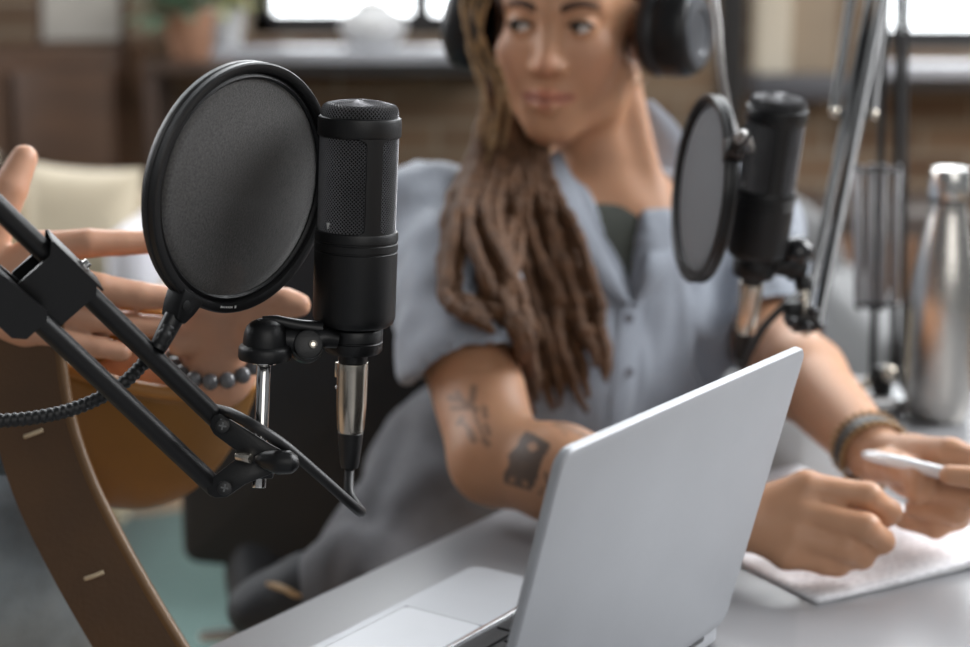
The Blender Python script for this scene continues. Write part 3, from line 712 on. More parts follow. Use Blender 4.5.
make_filter(at(242, 188, 1.034), n1, .0772, 'large round black pop filter in front of the gesturing hands', MESHF, (184, 299), [at(152, 354, 1.050), at(122, 384, 1.040), at(86, 404, 1.03), at(44, 416, 1.015), at(-10, 421, 1.0), at(-90, 418, .975), at(-180, 390, .93), np.array([-.360, .866, 1.03])], BLK, BLKR, printed=1)
n2 = camdir(-.985, .066, -.16)
p2 = make_filter(at(703, 189, 1.405), n2, .0778, 'narrow-looking round black pop filter between the woman and the leaning microphone', MESHG, (741, 150), [at(752, 156, 1.47), at(742, 150, 1.5), at(730, 118, 1.49), at(722, 78, 1.47), at(718, 30, 1.46), at(716, -30, 1.47), at(750, -95, 1.55), at(840, -110, 1.7), at(895, -60, 1.775)], BLK, mat('window_sheen_gooseneck', (150, 148, 146), .35, .7), .0036)  # gooseneck colour lightened to stand in for window reflection
# ------------------------------------------------------------------ foreground boom arm
t = Thing('boom_arm', 'black twin tube boom arm crossing the lower left corner', 'microphone arm', (-.345, .837, .75), group='boom arms')
Uj, Lj = at(222, 424, 1.045), at(217, 489, 1.045)
Ue, Le = at(-190, 25, .868), at(-205, 90, .868)
t.part('upper_tube', cyl(Ue, Uj, .0062, n=24), BLKP); t.part('lower_tube', cyl(Le, Lj, .0062, n=24), BLKP)
def along(A_, B_, px):
    ts = np.linspace(0, 1, 2000); P = A_ + (B_ - A_) * ts[:, None]; X = topx(P)[:, 0]; return P[np.argmin(abs(X - px))]
ax_ = nrm(Uj - Ue); up_ = nrm(camdir(.45, .9, -.2) - ax_ * (camdir(.45, .9, -.2) @ ax_)); nn_ = np.cross(ax_, up_)
pc = along(Ue, Uj, 66); Mx = np.eye(4); Mx[:3, 0] = ax_; Mx[:3, 1] = up_; Mx[:3, 2] = nn_; Mx[:3, 3] = pc
# folded steel clip: U section that hangs over the upper tube and grips the lower one
h_, w_, L_ = .0300, .0195, .036
fl = [prism([(-L_ / 2 - .006, .0085), (L_ / 2 - .004, .0085), (L_ / 2, .004), (L_ / 2, -h_ + .008), (L_ / 2 - .006, -h_ + .002), (-L_ / 2 + .004, -h_ + .002), (-L_ / 2, -h_ + .008), (-L_ / 2, .002)], sgn * w_ / 2 - .0008, sgn * w_ / 2 + .0008) for sgn in (-1, 1)]
top = box((-.002, .0088, 0), (L_ + .006, .0014, w_ + .0016), bev=.0005)
tc_ = t.part('tube_clip', xf(Mx, join(*fl, top)), BLK)
t.part('clip_bolt', xf(Mx, join(cyl((.004, .0092, 0), (.004, .0135, 0), .0026), cyl((.004, .0092, 0), (.004, .011, 0), .0042, n=6))), CHR, parent=tc_)
pl = along(Le, Lj, 14); Ml = Mx.copy(); Ml[:3, 3] = pl
t.part('tube_clip', xf(Ml, join(*[prism([(-.022, .006), (.016, .0085), (.020, .004), (.020, -.011), (.014, -.016), (-.022, -.016)], s_ * .0086 - .0008, s_ * .0086 + .0008) for s_ in (-1, 1)], box((-.004, -.0155, 0), (.036, .0014, .018)))), BLK)
# end joint: pairs of plates with pivots, boss and wing knob
def pxpoly(pts, d, th, mt, name, par=None, bev=.0006):
    P = np.array([at(x, y, d) for x, y in pts]); c = P.mean(0); Mq = np.eye(4); Mq[:3, 0] = (1, 0, 0); Mq[:3, 1] = camdir(0, 1, 0); Mq[:3, 2] = -camdir(0, 0, 1); Mq[:3, 3] = c
    q = (np.linalg.inv(Mq) @ np.c_[P, np.ones(len(P))].T).T[:, :2]
    return t.part(name, xf(Mq, prism([tuple(v) for v in q], -th / 2, th / 2, bev)), mt, parent=par)
pz_up = [(211, 420), (214, 415), (222, 414), (230, 419), (272, 445), (286, 452), (290, 462), (280, 470), (262, 466), (246, 458), (214, 434), (210, 427)]
pz_lo = [(206, 487), (209, 480), (232, 462), (246, 452), (262, 456), (276, 462), (276, 472), (246, 484), (227, 497), (216, 498), (208, 494)]
for d in (1.034, 1.0555):
    pxpoly(pz_up, d, .0022, BLK, 'joint_plate'); pxpoly(pz_lo, d + (.0028 if d < 1.04 else -.0028), .0022, BLK, 'joint_plate')
for pp in ((222.5, 426), (224.5, 488)):
    t.part('pivot_screw', join(cyl(at(*pp, 1.0295), at(*pp, 1.058), .0036, bev=.0005), cyl(at(*pp, 1.0285), at(*pp, 1.031), .0044, n=24, bev=.0006)), BLK)
    t.part('screw_slot', join(box(at(*pp, 1.0284), (.0046, .0006, .0009), frame((0, 0, 0), camdir(.2, 1, 0), (1, 0, 0))), box(at(*pp, 1.0284), (.0009, .0006, .0046), frame((0, 0, 0), camdir(.2, 1, 0), (1, 0, 0)))), mat('screw_edge_metal', (120, 120, 120), .3, .8))
t.part('socket_block', box(at(261, 463, 1.045), (.017, .018, .016), bev=.002), BLK)
kn = tube([at(258, 459, 1.026), at(266, 460, 1.022), at(279, 462, 1.018), at(291, 462, 1.018), at(298, 461, 1.019)], [.0028, .0055, .0074, .0070, .0035], 22, 6)
t.part('wing_knob', kn, BLKP, smooth=180)
t.part('knob_collar', cyl(at(237, 456, 1.030), at(251, 458.5, 1.026), .0031, n=20, bev=.0005), NIK)
t.part('rod', cyl(at(264.2, 357, 1.053), at(259, 488, 1.047), .0044, n=32, bev=.0008), CHR)
t.part('rod_nut', cyl(at(264.4, 357, 1.053), at(264, 365, 1.053), .0074, n=32, bev=.0008), CHR)
Dz = frame(at(264.8, 359, 1.053), T1 - B1 + np.array([.0, 0, 0]), (1, 0, 0))
t.part('mount_dome', xf(Dz, lathe([(.0060, 0), (.0160, .0003), (.0165, .0018), (.0163, .0072), (.0155, .0084), (.0138, .0096), (.0136, .0125), (.0130, .0168), (.0115, .0206), (.0090, .0232), (.0058, .0247), (.002, .0252), (1e-5, .0253)], 56)), BLKP)
Pv = at(307, 345.5, 1.058); vn = camdir(.22, .1, -1)
t.part('mount_pivot', join(cyl(Pv - vn * .007, Pv + vn * .0095, .0092, n=40, bev=.0012), cyl(Pv - vn * .008, Pv + vn * .004, .0108, n=40, bev=.001), tube([at(276, 342, 1.055), at(290, 340, 1.056), Pv], [.0075, .008, .0085], 18, 5)), BLK)
t.part('pivot_bolt', join(torus(Pv + vn * .0098 + camdir(1, 0, 0) * .0028, vn, .0021, circ(.0007, 8), 24), cyl(Pv + vn * .0088 + camdir(1, 0, 0) * .0028, Pv + vn * .0096 + camdir(1, 0, 0) * .0028, .0019)), NIK)
t.part('mount_yoke', join(tube([Pv, at(322, 338, 1.058), at(338, 340, 1.06)], [.0088, .0072, .0052], 18, 5), tube([at(262, 318, 1.05), at(276, 321, 1.052), at(300, 326, 1.055), at(322, 329, 1.058)], [.0012, .0036, .0040, .0050], 14, 6)), BLK)
# off to the left: elbow and lower arm down to the table clamp
eb = (Ue + Le) / 2
t.part('elbow_plate', box(eb, (.03, .022, .065), bev=.004), BLK)
cb = np.array([-.345, .837, .75])
for s_ in (-1, 1): t.part('post_tube', cyl(cb + np.array([.016 * s_, 0, .05]), eb + np.array([.014 * s_, 0, -.02]), .0062), BLKP)
t.part('table_clamp', join(box(cb + np.array([0, 0, .03]), (.055, .04, .06), bev=.004)), BLK)
# ------------------------------------------------------------------ boom arm of the second microphone
t = Thing('boom_arm', 'tall black sprung boom arm behind the leaning microphone', 'microphone arm', pz(881, 408, .75), group='boom arms')
E0 = at(893, -50, 1.79); J = at(811, 322, 1.475)
for (x0, x1) in ((889, 817), (876, 806)): t.part('upper_tube', cyl(at(x0, -30, 1.775 if x0 > 880 else 1.80), at(x1, 326 if x1 > 810 else 316, 1.475), .0052 if x0 > 880 else .0045, n=20), mat('dark_grey_tube', (44, 44, 44), .4, .2) if x0 > 880 else BLKP)
pin0, pin1 = at(834, 113, 1.655), at(872, 115, 1.645)
t.part('spring_pin', cyl(pin0, pin1, .0045, bev=.001), BLK)
for a_, b_ in ((pin0, at(851, 0, 1.76)), (pin1, at(884, 0, 1.76))): t.part('spring', cyl(a_, b_, .0050), BLKP)
for q in (pin0, pin1): t.part('spring_cap', ball(q + camdir(0, 0, -1) * .004, .0052), NIK)
cb = pz(881, 408, .75)
dl = lambda y: 1.79 + (y + 30) / 440 * .045
tube_lo = [((888, -40), (872, 384)), ((900, -40), (893, 384))]
for a_, b_ in tube_lo: t.part('lower_tube', cyl(at(*a_, dl(-40)), at(*b_, dl(384)), .0040), BLKP)
for x0, x1 in ((858, 859), (871, 870), (884, 882), (897, 894)):
    t.part('spring_sleeve', cyl(at(x0, 196 - 26, dl(170) - .018), at(x1, 304, dl(304) - .018), .0052, bev=.0015), mat('grey_spring_sleeve', (150, 150, 152), .32, .6))
    for y in (168, 306): t.part('sleeve_end', ball(at(x0 if y < 200 else x1, y, dl(y) - .02), .0048), mat('dark_glossy_cap', (70, 70, 72), .2, .6))
t.part('sleeve_bracket', box(at(878, 172, dl(172)), (.048, .012, .006), bev=.002), BLK); t.part('sleeve_bracket', box(at(876, 303, dl(303)), (.044, .012, .006), bev=.002), BLK)
t.part('elbow_plate', box(E0, (.04, .02, .06), bev=.004), BLK)
t.part('swivel', cyl(cb + np.array([0, 0, .012]), cb + np.array([0, 0, .046]), .011, bev=.002), BLK)
t.part('clamp_nut', ball(cb + np.array([.004, -.008, .040]), .009), NIK); t.part('clamp_nut', ball(cb + np.array([-.018, -.004, .028]), .007), NIK)
t.part('table_clamp', box(cb + np.array([.0, 0, .0075]), (.042, .045, .015), bev=.002), mat('bare_zinc_clamp', (205, 206, 208), .3, .8))
Jc = J
t.part('end_joint', join(box(at(803, 322, 1.474), (.022, .02, .016), bev=.003), box(at(792, 312, 1.472), (.014, .016, .020), bev=.003)), BLK)
for pp in ((813, 312), (806, 326), (791, 322)): t.part('pivot_screw', ball(at(*pp, 1.455), .0052), mat('dark_glossy_screw', (46, 46, 48), .25, .5))
t.part('rod', cyl(at(804, 284, 1.466), at(806, 336, 1.47), .0036, bev=.0006), NIK)
t.part('mount_dome', ball(at(797, 252, 1.462), (.0148, .0148, .0135)), mat('glossy_black_knob', (20, 20, 21), .22))
t.part('mount_pivot', cyl(at(806, 268, 1.468), at(788, 266, 1.468), .0125, bev=.002), BLK)
t.part('mount_yoke', tube([at(757, 268, 1.466), at(770, 266, 1.466), at(790, 266, 1.466)], [.008, .0075, .010], 16, 5), BLK)
t.part('rod_nut', cyl(at(803, 276, 1.466), at(804, 290, 1.466), .0075, bev=.001), BLK)
# ------------------------------------------------------------------ people
SKIN = attr_mat('skin', .5, .12, .06, 500, .45)
IRIS = mat('brown_green_iris', (70, 62, 48), .15, 0, .2, 300); SCL = mat('eye_white', (206, 198, 192), .15, 0, .02); PUP = mat('pupil', (8, 8, 8), .1, 0, 0)
BROW = mat('brown_eyebrow_hair', (78, 54, 40), .8, 0, .2, 400); LASH = mat('dark_lash', (34, 24, 20), .7, 0, 0)
def head_matrix(eye_mid, yaw, pitch, roll, s=1.0):
    """local axes: x = the person's own right, y = forward, z = up; origin between the ears at eye level"""
    Rm = R('Z', 180 + yaw) @ R('X', pitch) @ R('Y', roll)
    Rm[:3, 3] = np.asarray(eye_mid) - Rm[:3, :3] @ np.array([0, .080 * s, 0]); return Rm
def head_sdf(S, H, s=1.0):
    P = lambda x, y, z: (H @ np.array([x * s, y * s, z * s, 1]))[:3]
    Rm = H[:3, :3]; E = lambda c, r, k=.012, op='add': S.ell(P(*c), np.array(r) * s, Rm, k, op)
    Cc = lambda a, b, ra, rb=None, k=.01, op='add': S.cap(P(*a), P(*b), ra * s, (rb or ra) * s, k, op)
    E((0, -.018, .032), (.073, .094, .086)); E((0, .030, -.030), (.060, .057, .082), .02)
    E((0, .045, .045), (.058, .042, .045), .02)
    for sx in (-1, 1):
        Cc((sx * .056, .000, -.055), (sx * .046, .022, -.082), .015, .014, .02)
        Cc((sx * .046, .022, -.082), (sx * .012, .068, -.106), .014, .013, .02)
        E((sx * .042, .056, -.030), (.020, .018, .016), .02)
        E((sx * .030, .060, -.058), (.020, .016, .022), .02)
    E((0, .070, -.102), (.019, .014, .014), .02); E((0, .066, -.088), (.028, .016, .014), .014)
    Cc((-.042, .062, .020), (0, .077, .015), .010, .010, .012); Cc((.042, .062, .020), (0, .077, .015), .010, .010, .012)
    for sx in (-1, 1): E((sx * .0315, .094, -.002), (.018, .016, .0115), .012, 'sub')
    Cc((0, .076, .010), (0, .093, -.036), .0078, .0100, .012); E((0, .0975, -.0405), (.0115, .0098, .0092), .007)
    for sx in (-1, 1):
        E((sx * .0125, .0885, -.0425), (.0078, .0088, .0070), .005); E((sx * .0066, .0960, -.0500), (.0036, .0040, .0026), .002, 'sub')
    E((0, .074, -.073), (.025, .016, .019), .014)
    for sx in (-1, 1):
        Cc((sx * .0228, .0788, -.0718), (sx * .006, .0920, -.0700), .0036, .0050, .004)
        Cc((sx * .0218, .0788, -.0738), (sx * .005, .0912, -.0808), .0036, .0064, .004)
    Cc((-.005, .0918, -.0700), (.005, .0918, -.0700), .0048, k=.004); Cc((-.006, .0908, -.0810), (.006, .0908, -.0810), .0064, k=.004)
    for sx in (-1, 1): Cc((sx * .0248, .0848, -.0712), (0, .0995, -.0752), .0021, .0019, .0025, 'sub')
    # lids around the eyeballs
    for sx in (-1, 1):
        E((sx * .0315, .0690, -.001), (.0152, .0148, .0140), .004); E((sx * .0315, .0845, -.0015), (.0136, .0080, .0044), .0015, 'sub')
        E((sx * .0735, -.006, -.012), (.006, .015, .030), .006)
    return P
def face_colors(V, H, base, s=1.0):
    L = (np.linalg.inv(H) @ np.c_[V, np.ones(len(V))].T).T[:, :3] / s; C = np.tile(np.array(lin(base)[:3]), (len(V), 1)).astype(float)
    def seg(a, b):
        a, b = np.array(a), np.array(b); h = np.clip(((L - a) @ (b - a)) / ((b - a) @ (b - a)), 0, 1); return np.linalg.norm(L - a - h[:, None] * (b - a), axis=1)
    def blend(w, col): 
        c = np.array(lin(col)[:3]); C[:] = C * (1 - w[:, None]) + c * w[:, None]
    head = np.linalg.norm(L, axis=1) < .17
    ck = np.exp(-(np.minimum(np.linalg.norm(L - (.040, .06, -.042), axis=1), np.linalg.norm(L - (-.040, .06, -.042), axis=1)) / .024) ** 2) * .28
    blend(ck * head, (206, 130, 108))
    nt = np.exp(-(np.linalg.norm(L - (0, .106, -.042), axis=1) / .014) ** 2) * .3; blend(nt * head, (204, 128, 106))
    lip = np.minimum.reduce([seg((-.0225, .0800, -.0722), (-.004, .0930, -.0702)), seg((.0225, .0800, -.0722), (.004, .0930, -.0702)), seg((-.004, .0930, -.0702), (.004, .0930, -.0702)), seg((-.020, .0800, -.0742), (-.004, .0925, -.0806)), seg((.020, .0800, -.0742), (.004, .0925, -.0806)), seg((-.004, .0925, -.0806), (.004, .0925, -.0806))])
    blend(np.clip((.0072 - lip) / .0022, 0, 1) * .72 * head, (172, 98, 82))
    crease = np.minimum(seg((.0245, .0825, -.0714), (0, .0965, -.0752)), seg((-.0245, .0825, -.0714), (0, .0965, -.0752)))
    blend(np.clip((.0030 - crease) / .0015, 0, 1) * .6 * head, (96, 48, 46))
    return C, L
def brow_parts(t, P, H, body, s=1.0, col=None):
    for sx in (-1, 1):
        rows = []
        for q in np.linspace(0, 1, 9):
            x = sx * (.0135 + .0345 * q); z = .0165 + .0075 * math.sin(q * 2.0) - .0045 * q * q; y = .0885 - 13.5 * (abs(x) - .01) ** 2 * .55 - .004 * q
            w = .0042 * (1 - .65 * q)
            rows.append([P(x, y - .0026, z - w), P(x, y + .0012, z), P(x, y - .0026, z + w)])
        t.part('eyebrow', grid_surf(rows, .0022), col or BROW, 180, body)
def eye_parts(t, P, H, body, gaze, s=1.0):
    for sx in (-1, 1):
        c = P(sx * .0315, .0695, -.0012); e = t.part('eye', ball(c, .0134 * s, 24, 16), SCL, 180, body)
        g = nrm(H[:3, :3] @ np.array(gaze))
        iris = xf(frame(c + g * .0121 * s, g), lathe([(.0066, -.0003), (.0063, .0006), (.003, .0013), (1e-5, .0015)], 24)); t.part('iris', iris, IRIS, 180, e)
        t.part('pupil', xf(frame(c + g * .0131 * s, g), lathe([(.0027, 0), (.0024, .0005), (1e-5, .0006)], 20)), PUP, 180, e)
        ls = [P(sx * (.0315 + .0142 * q), .0835 - 7 * (.0142 * q + .003) ** 2 * 3.2, .0040 * (1 - q * q) - .0010) for q in np.linspace(-1, 1, 9)]
        t.part('eyelashes', tube(ls, [.0009, .0019, .0022, .0016], 8, 3), LASH, 180, body)
def clothes(S, seed, amp, freq, stretch, it=2, col=None):
    V, Q = S.mesh(); V = relax(V, Q, it); N = vnormals(V, Q)
    V = V + N * waves(V, freq, amp, seed, stretch)[:, None]
    return V, Q

# ================================================================== the woman
woman = Thing('person', 'woman with long brown dreadlocks and tattooed forearm in grey blue shirt', 'person', (at(520, 500, 1.75) * np.array([1, 1, 0])))
HS = .94
Hw = head_matrix(at(550, 25, 1.62), -17, -2, -1.0, HS)
nk0 = (Hw @ np.array([0, -.022, -.060, 1]))[:3]; nk1 = at(622, 214, 1.735); nkb = at(628, 250, 1.76)
shR, shL = at(432, 218, 1.668), at(742, 222, 1.915)
elR, wrR = pz(496, 458, .806), pz(738, 517, .799)
elL, wrL = at(778, 350, 1.705), pz(873, 453, .803)
fwdT = np.array([math.sin(math.radians(35)), -math.cos(math.radians(35)), 0]); rgtT = np.array([-fwdT[1] * -1, 0, 0]); rgtT = np.array([fwdT[1], -fwdT[0], 0])
Rt = np.eye(3); Rt[:, 0] = rgtT; Rt[:, 1] = fwdT; Rt[:, 2] = (0, 0, 1)
chest = at(590, 318, 1.775); belly = at(578, 440, 1.80); hips = at(530, 520, 1.79)
S = SDF((-.16, 1.19, .745), (.52, 2.02, 1.30), .0025)
P = head_sdf(S, Hw, HS)
S.cap(nk0, nk1, .0435, .050, .02)
# throat muscles and collarbones
S.cap((Hw @ np.array([.055, -.02, -.055, 1]))[:3], nk1 + fwdT * .045 + rgtT * .012, .013, .010, .016)
S.cap((Hw @ np.array([-.055, -.02, -.055, 1]))[:3], nk1 + fwdT * .045 - rgtT * .012, .013, .010, .016)
S.cap(nk1 + np.array([0, 0, -.01]), shR + np.array([0, 0, -.005]), .046, .044, .03); S.cap(nk1 + np.array([0, 0, -.01]), shL + np.array([0, 0, -.006]), .044, .044, .03)
S.cap(nk1 + fwdT * .046 + rgtT * .02 + np.array([0, 0, -.012]), shR + fwdT * .03, .010, .009, .012); S.cap(nk1 + fwdT * .046 - rgtT * .02 + np.array([0, 0, -.012]), shL + fwdT * .03, .010, .009, .012)
S.ell(chest, (.150, .088, .150), Rt, .04); S.ell(belly, (.115, .082, .14), Rt, .04)
S.chain([shR, shR * .45 + elR * .55, elR], [.050, .0435, .0385], .012)
fm = elR * .72 + wrR * .28
S.chain([elR, fm, wrR], [.0375, .0390, .0245], .014); S.cap(elR + np.array([-.008, .012, -.012]), elR + np.array([.0, .004, 0]), .024, .026, .012)
S.chain([shL, shL * .45 + elL * .55, elL], [.050, .044, .040], .012)
fl_ = elL * .7 + wrL * .3
S.chain([elL, fl_, wrL], [.0395, .0395, .0255], .014)
def finger(S, P, r, k=.0045):
    S.chain(P, r, .004)
# her right hand: loosely closed fist resting on its little finger side
kR = [pz(806, 487, .826), pz(801, 512, .809), pz(794, 536, .792), pz(786, 555, .778)]
S2 = SDF((.10, 1.15, .745), (.46, 1.56, .90), .0025)   # hands first in their own field so that fingers stay apart
def hand_palm(S, wr, kn, th, k=.012):
    for q, kk in enumerate(kn):
        S.cap(wr + (kk - wr) * .15, kk, th * 1.25, th * (1 - .05 * q), k)
hand_palm(S2, wrR, kR, .0128)
fr = [([kR[0], pz(868, 496, .8215), pz(889, 512, .806), pz(876, 524, .796)], [.0118, .0102, .0092, .0082]),
      ([kR[1], pz(866, 527, .8035), pz(882, 541, .789), pz(866, 548, .781)], [.0118, .0102, .0092, .0082]),
      ([kR[2], pz(846, 548, .7855), pz(862, 557, .776), pz(846, 560, .771)], [.0112, .0098, .0088, .008]),
      ([kR[3], pz(822, 561, .7725), pz(838, 565, .769), pz(826, 565, .768)], [.0102, .0090, .0082, .0076])]
for p, r in fr: S2.chain(p, r, .005)
S2.chain([pz(775, 500, .812), pz(822, 497, .802), pz(868, 512, .795)], [.0125, .0115, .0095], .006)
# her left hand: curled round the pen
kL = [pz(950, 453, .836), pz(955, 468, .824), pz(948, 484, .808), pz(936, 496, .792)]
hand_palm(S2, wrL, kL, .0125)
S2.ell((wrL + kL[1]) / 2 + np.array([0, -.004, -.006]), (.026, .022, .022), None, .014)
fl2 = [([kL[0], pz(984, 462, .836), pz(982, 478, .832), pz(949, 475, .8330)], [.0112, .0098, .0088, .0078]),
       ([kL[1], pz(992, 482, .818), pz(975, 497, .809), pz(932, 492, .808)], [.0112, .0100, .0090, .008]),
       ([kL[2], pz(978, 502, .798), pz(956, 514, .792), pz(914, 508, .791)], [.0108, .0096, .0088, .008]),
       ([kL[3], pz(958, 518, .783), pz(936, 528, .776), pz(902, 520, .775)], [.0100, .009, .0082, .0076])]
for p, r in fl2: S2.chain(p, r, .005)
S2.chain([pz(882, 466, .812), pz(902, 469, .819), pz(919, 480, .817), pz(917, 494, .808)], [.0145, .0122, .0108, .0090], .007)
# put the hands into the body field
x0 = np.round((S2.lo - S.lo) / S.h).astype(int); 
def merge(S, S2, k=.008):
    sh = np.round((S2.lo - S.lo) / S.h).astype(int); a0 = np.maximum(sh, 0); a1 = np.minimum(sh + S2.n, S.n); b0 = a0 - sh; b1 = a1 - sh
    A = tuple(slice(a0[i], a1[i]) for i in range(3)); Bq = tuple(slice(b0[i], b1[i]) for i in range(3))
    a = S.f[A]; d = S2.f[Bq]; h = np.maximum(k - np.abs(a - d), 0) / k; S.f[A] = np.minimum(a, d) - h * h * k / 4
merge(S, S2, .010)
V, Q = S.mesh(); V = relax(V, Q, 1, .4)
SK = (186, 139, 107)
C, L = face_colors(V, Hw, SK, HS)
# tattoos: ink that belongs to the arm
Nn = vnormals(V, Q); X = topx(V); front = (Nn @ camdir(0, 0, -1)) > -.1
arm = np.minimum(np.linalg.norm(np.cross(V - elR, nrm(shR - elR)), axis=1), np.linalg.norm(np.cross(V - elR, nrm(wrR - elR)), axis=1)) < .06
arm &= front & (V[:, 0] < .2) & (X[:, 1] > 370)
def seg2(a, b):
    a, b = np.array(a, float), np.array(b, float); h = np.clip(((X[:, :2] - a) @ (b - a)) / max(1e-9, (b - a) @ (b - a)), 0, 1); return np.linalg.norm(X[:, :2] - a - h[:, None] * (b - a), axis=1)
def inpoly(pts):
    c = np.zeros(len(X), bool); n = len(pts)
    for i in range(n):
        (xa_, ya_), (xb_, yb_) = pts[i], pts[(i + 1) % n]
        c ^= ((ya_ > X[:, 1]) != (yb_ > X[:, 1])) & (X[:, 0] < (xb_ - xa_) * (X[:, 1] - ya_) / (yb_ - ya_ + 1e-9) + xa_)
    return c
ink = np.zeros(len(X))
def stroke(pts, w, s):
    d = np.minimum.reduce([seg2(pts[i], pts[i + 1]) for i in range(len(pts) - 1)]); ink[:] = np.maximum(ink, np.clip((w + 1 - d) / 1.6, 0, 1) * s)
# sprig of leaves on the upper arm
stroke([(470, 395), (476, 418), (484, 438), (487, 446)], 1.2, .6)
for pts, w in (([(450, 398), (462, 400)], 3), ([(474, 388), (472, 400)], 3.5), ([(457, 392), (464, 403)], 2.5), ([(452, 408), (468, 408)], 2), ([(484, 408), (486, 416)], 3), ([(468, 404), (476, 410)], 3), ([(470, 432), (474, 440)], 3.5), ([(460, 420), (470, 430)], 1.5), ([(486, 425), (489, 434)], 2.5), ([(462, 418), (458, 424)], 2), ([(484, 440), (488, 444)], 3)): stroke(pts, w, .55)
# old camera outline on the forearm
camp = [(521, 436), (526, 431), (534, 434), (549, 443), (550, 447), (541, 464), (537, 480), (531, 491), (522, 489), (504, 483), (503, 477), (509, 463), (508, 455), (516, 447)]
cm = inpoly(camp); ink[cm] = np.maximum(ink[cm], .86)
ring = np.abs(np.linalg.norm(X[:, :2] - (532, 447), axis=1) - 0); ink[(ring < 5) & cm] = .22; ink[(np.linalg.norm(X[:, :2] - (524, 466), axis=1) < 9) & (np.linalg.norm(X[:, :2] - (524, 466), axis=1) > 6.5)] = .9
ink[(np.linalg.norm(X[:, :2] - (512, 480), axis=1) < 3)] = .35; ink[(np.linalg.norm(X[:, :2] - (525, 484), axis=1) < 3)] = .35
stroke([(546, 474), (549, 484), (551, 490)], 2.5, .6); stroke([(543, 488), (540, 494)], 2, .5)
stroke([(556, 424), (570, 428), (584, 435), (596, 440)], 3, .4); stroke([(562, 430), (566, 434)], 2, .3)
ink *= arm; C = C * (1 - ink[:, None]) + np.array(lin((58, 56, 54))[:3]) * ink[:, None]
wb = woman.part('body', (V, Q), SKIN, 180, colors=C)
eye_parts(woman, P, Hw, wb, (.50, .86, .02), HS); brow_parts(woman, P, Hw, wb, HS)
woman.part('nose_stud', ball(P(-.0165, .0955, -.0405), .0013, 10, 6), CHR, parent=wb)
woman.part('earring', torus(P(-.0775, -.004, -.056), Hw[:3, 1], .0075, circ(.0011, 8), 32), NIK, parent=wb)
# ---- shirt
SHIRT = mat('grey_blue_shirt', (140, 147, 158), .82, 0, .05, 40, .22, 700, sheen=.25)
TEE = mat('dark_green_grey_tee', (66, 70, 64), .85, 0, .05, 50, .2, 700)
PANTS = mat('washed_grey_denim', (88, 88, 92), .85, 0, .10, 60, .3, 800, sheen=.1)
A = SDF((-.20, 1.36, .62), (.46, 2.06, 1.08), .004)
A.ell(chest, (.168, .106, .160), Rt, .04); A.ell(chest + fwdT * .062 + rgtT * .070 + np.array([0, 0, -.03]), (.060, .052, .055), Rt, .04); A.ell(chest + fwdT * .062 - rgtT * .070 + np.array([0, 0, -.03]), (.060, .052, .055), Rt, .04)
A.ell(belly, (.148, .112, .16), Rt, .05)
A.cap(nk1 + np.array([0, 0, -.022]), shR + np.array([0, 0, -.004]), .060, .056, .03); A.cap(nk1 + np.array([0, 0, -.022]), shL + np.array([0, 0, -.004]), .060, .058, .03)
hmR = shR + (elR - shR) * .66; hmL = shL + (elL - shL) * .93
A.chain([shR, shR + (hmR - shR) * .5, hmR], [.056, .060, .064], .03); A.chain([shL, hmL], [.058, .056], .02)
B_ = SDF.__new__(SDF); B_.__dict__ = dict(A.__dict__); B_.f = A.f.copy()     # tee keeps the same torso without its opening
# open sleeves
dR = nrm(hmR - shR); dL = nrm(hmL - shL)
def cut_sleeve(A, p, d, r, sh):
    x, y, z = A.ax[0][:, None, None], A.ax[1][None, :, None], A.ax[2][None, None, :]
    t_ = (x - p[0]) * d[0] + (y - p[1]) * d[1] + (z - p[2]) * d[2]; rr = np.sqrt(np.maximum((x - p[0]) ** 2 + (y - p[1]) ** 2 + (z - p[2]) ** 2 - t_ ** 2, 0))
    m = (rr < r) ; A.f = np.where(m, np.maximum(A.f, t_), A.f).astype(np.float32)
dH = nrm(dR * .45 + np.array([.10, .10, -.75])); cut_sleeve(A, hmR, dH, .10, shR); cut_sleeve(A, hmL, dL, .085, shL)
A.cap(hmR - dR * .04, elR, .054, .056, .004, 'sub'); A.cap(hmL + dL * .01, elL, .046, .046, .004, 'sub')
# V shaped opening at the front
vb = at(632, 300, 1.655); va = at(588, 182, 1.67); vc_ = at(648, 172, 1.74)
nl = nrm(np.cross(vb - va, camdir(.1, 0, 1))); nr_ = nrm(np.cross(vb - vc_, camdir(.1, 0, 1)))
x, y, z = A.ax[0][:, None, None], A.ax[1][None, :, None], A.ax[2][None, None, :]
mid = (va + vc_) / 2
pl_ = (x - vb[0]) * nl[0] + (y - vb[1]) * nl[1] + (z - vb[2]) * nl[2]; pr_ = (x - vb[0]) * nr_[0] + (y - vb[1]) * nr_[1] + (z - vb[2]) * nr_[2]
if (mid - vb) @ nl < 0: pl_ = -pl_
if (mid - vb) @ nr_ < 0: pr_ = -pr_
fr_ = (x - nk1[0]) * fwdT[0] + (y - nk1[1]) * fwdT[1]
wedge = np.minimum(np.minimum(pl_, pr_), fr_ + .02)           # >0 inside the V
depthlim = None
A.f = np.maximum(A.f, np.where(wedge > -.02, np.minimum(wedge, .05), -1)).astype(np.float32)
A.cap(nk0, nk1 + np.array([0, 0, .012]), .058, .056, .006, 'sub'); A.cut(np.array([0, 0, .748]), (0, 0, -1))
V, Q = A.mesh(); V = relax(V, Q, 2); N = vnormals(V, Q)
fold = waves(V, 44, .0042, 11, (1, 1, .38)) + waves(V, 95, .0018, 12, (1, 1, .5))
V = V + N * fold[:, None]
woman.part('shirt', (V, Q), SHIRT, 180)
from mathutils.bvhtree import BVHTree
BV = BVHTree.FromPolygons([tuple(p) for p in V], [tuple(int(i) for i in q) for q in Q])
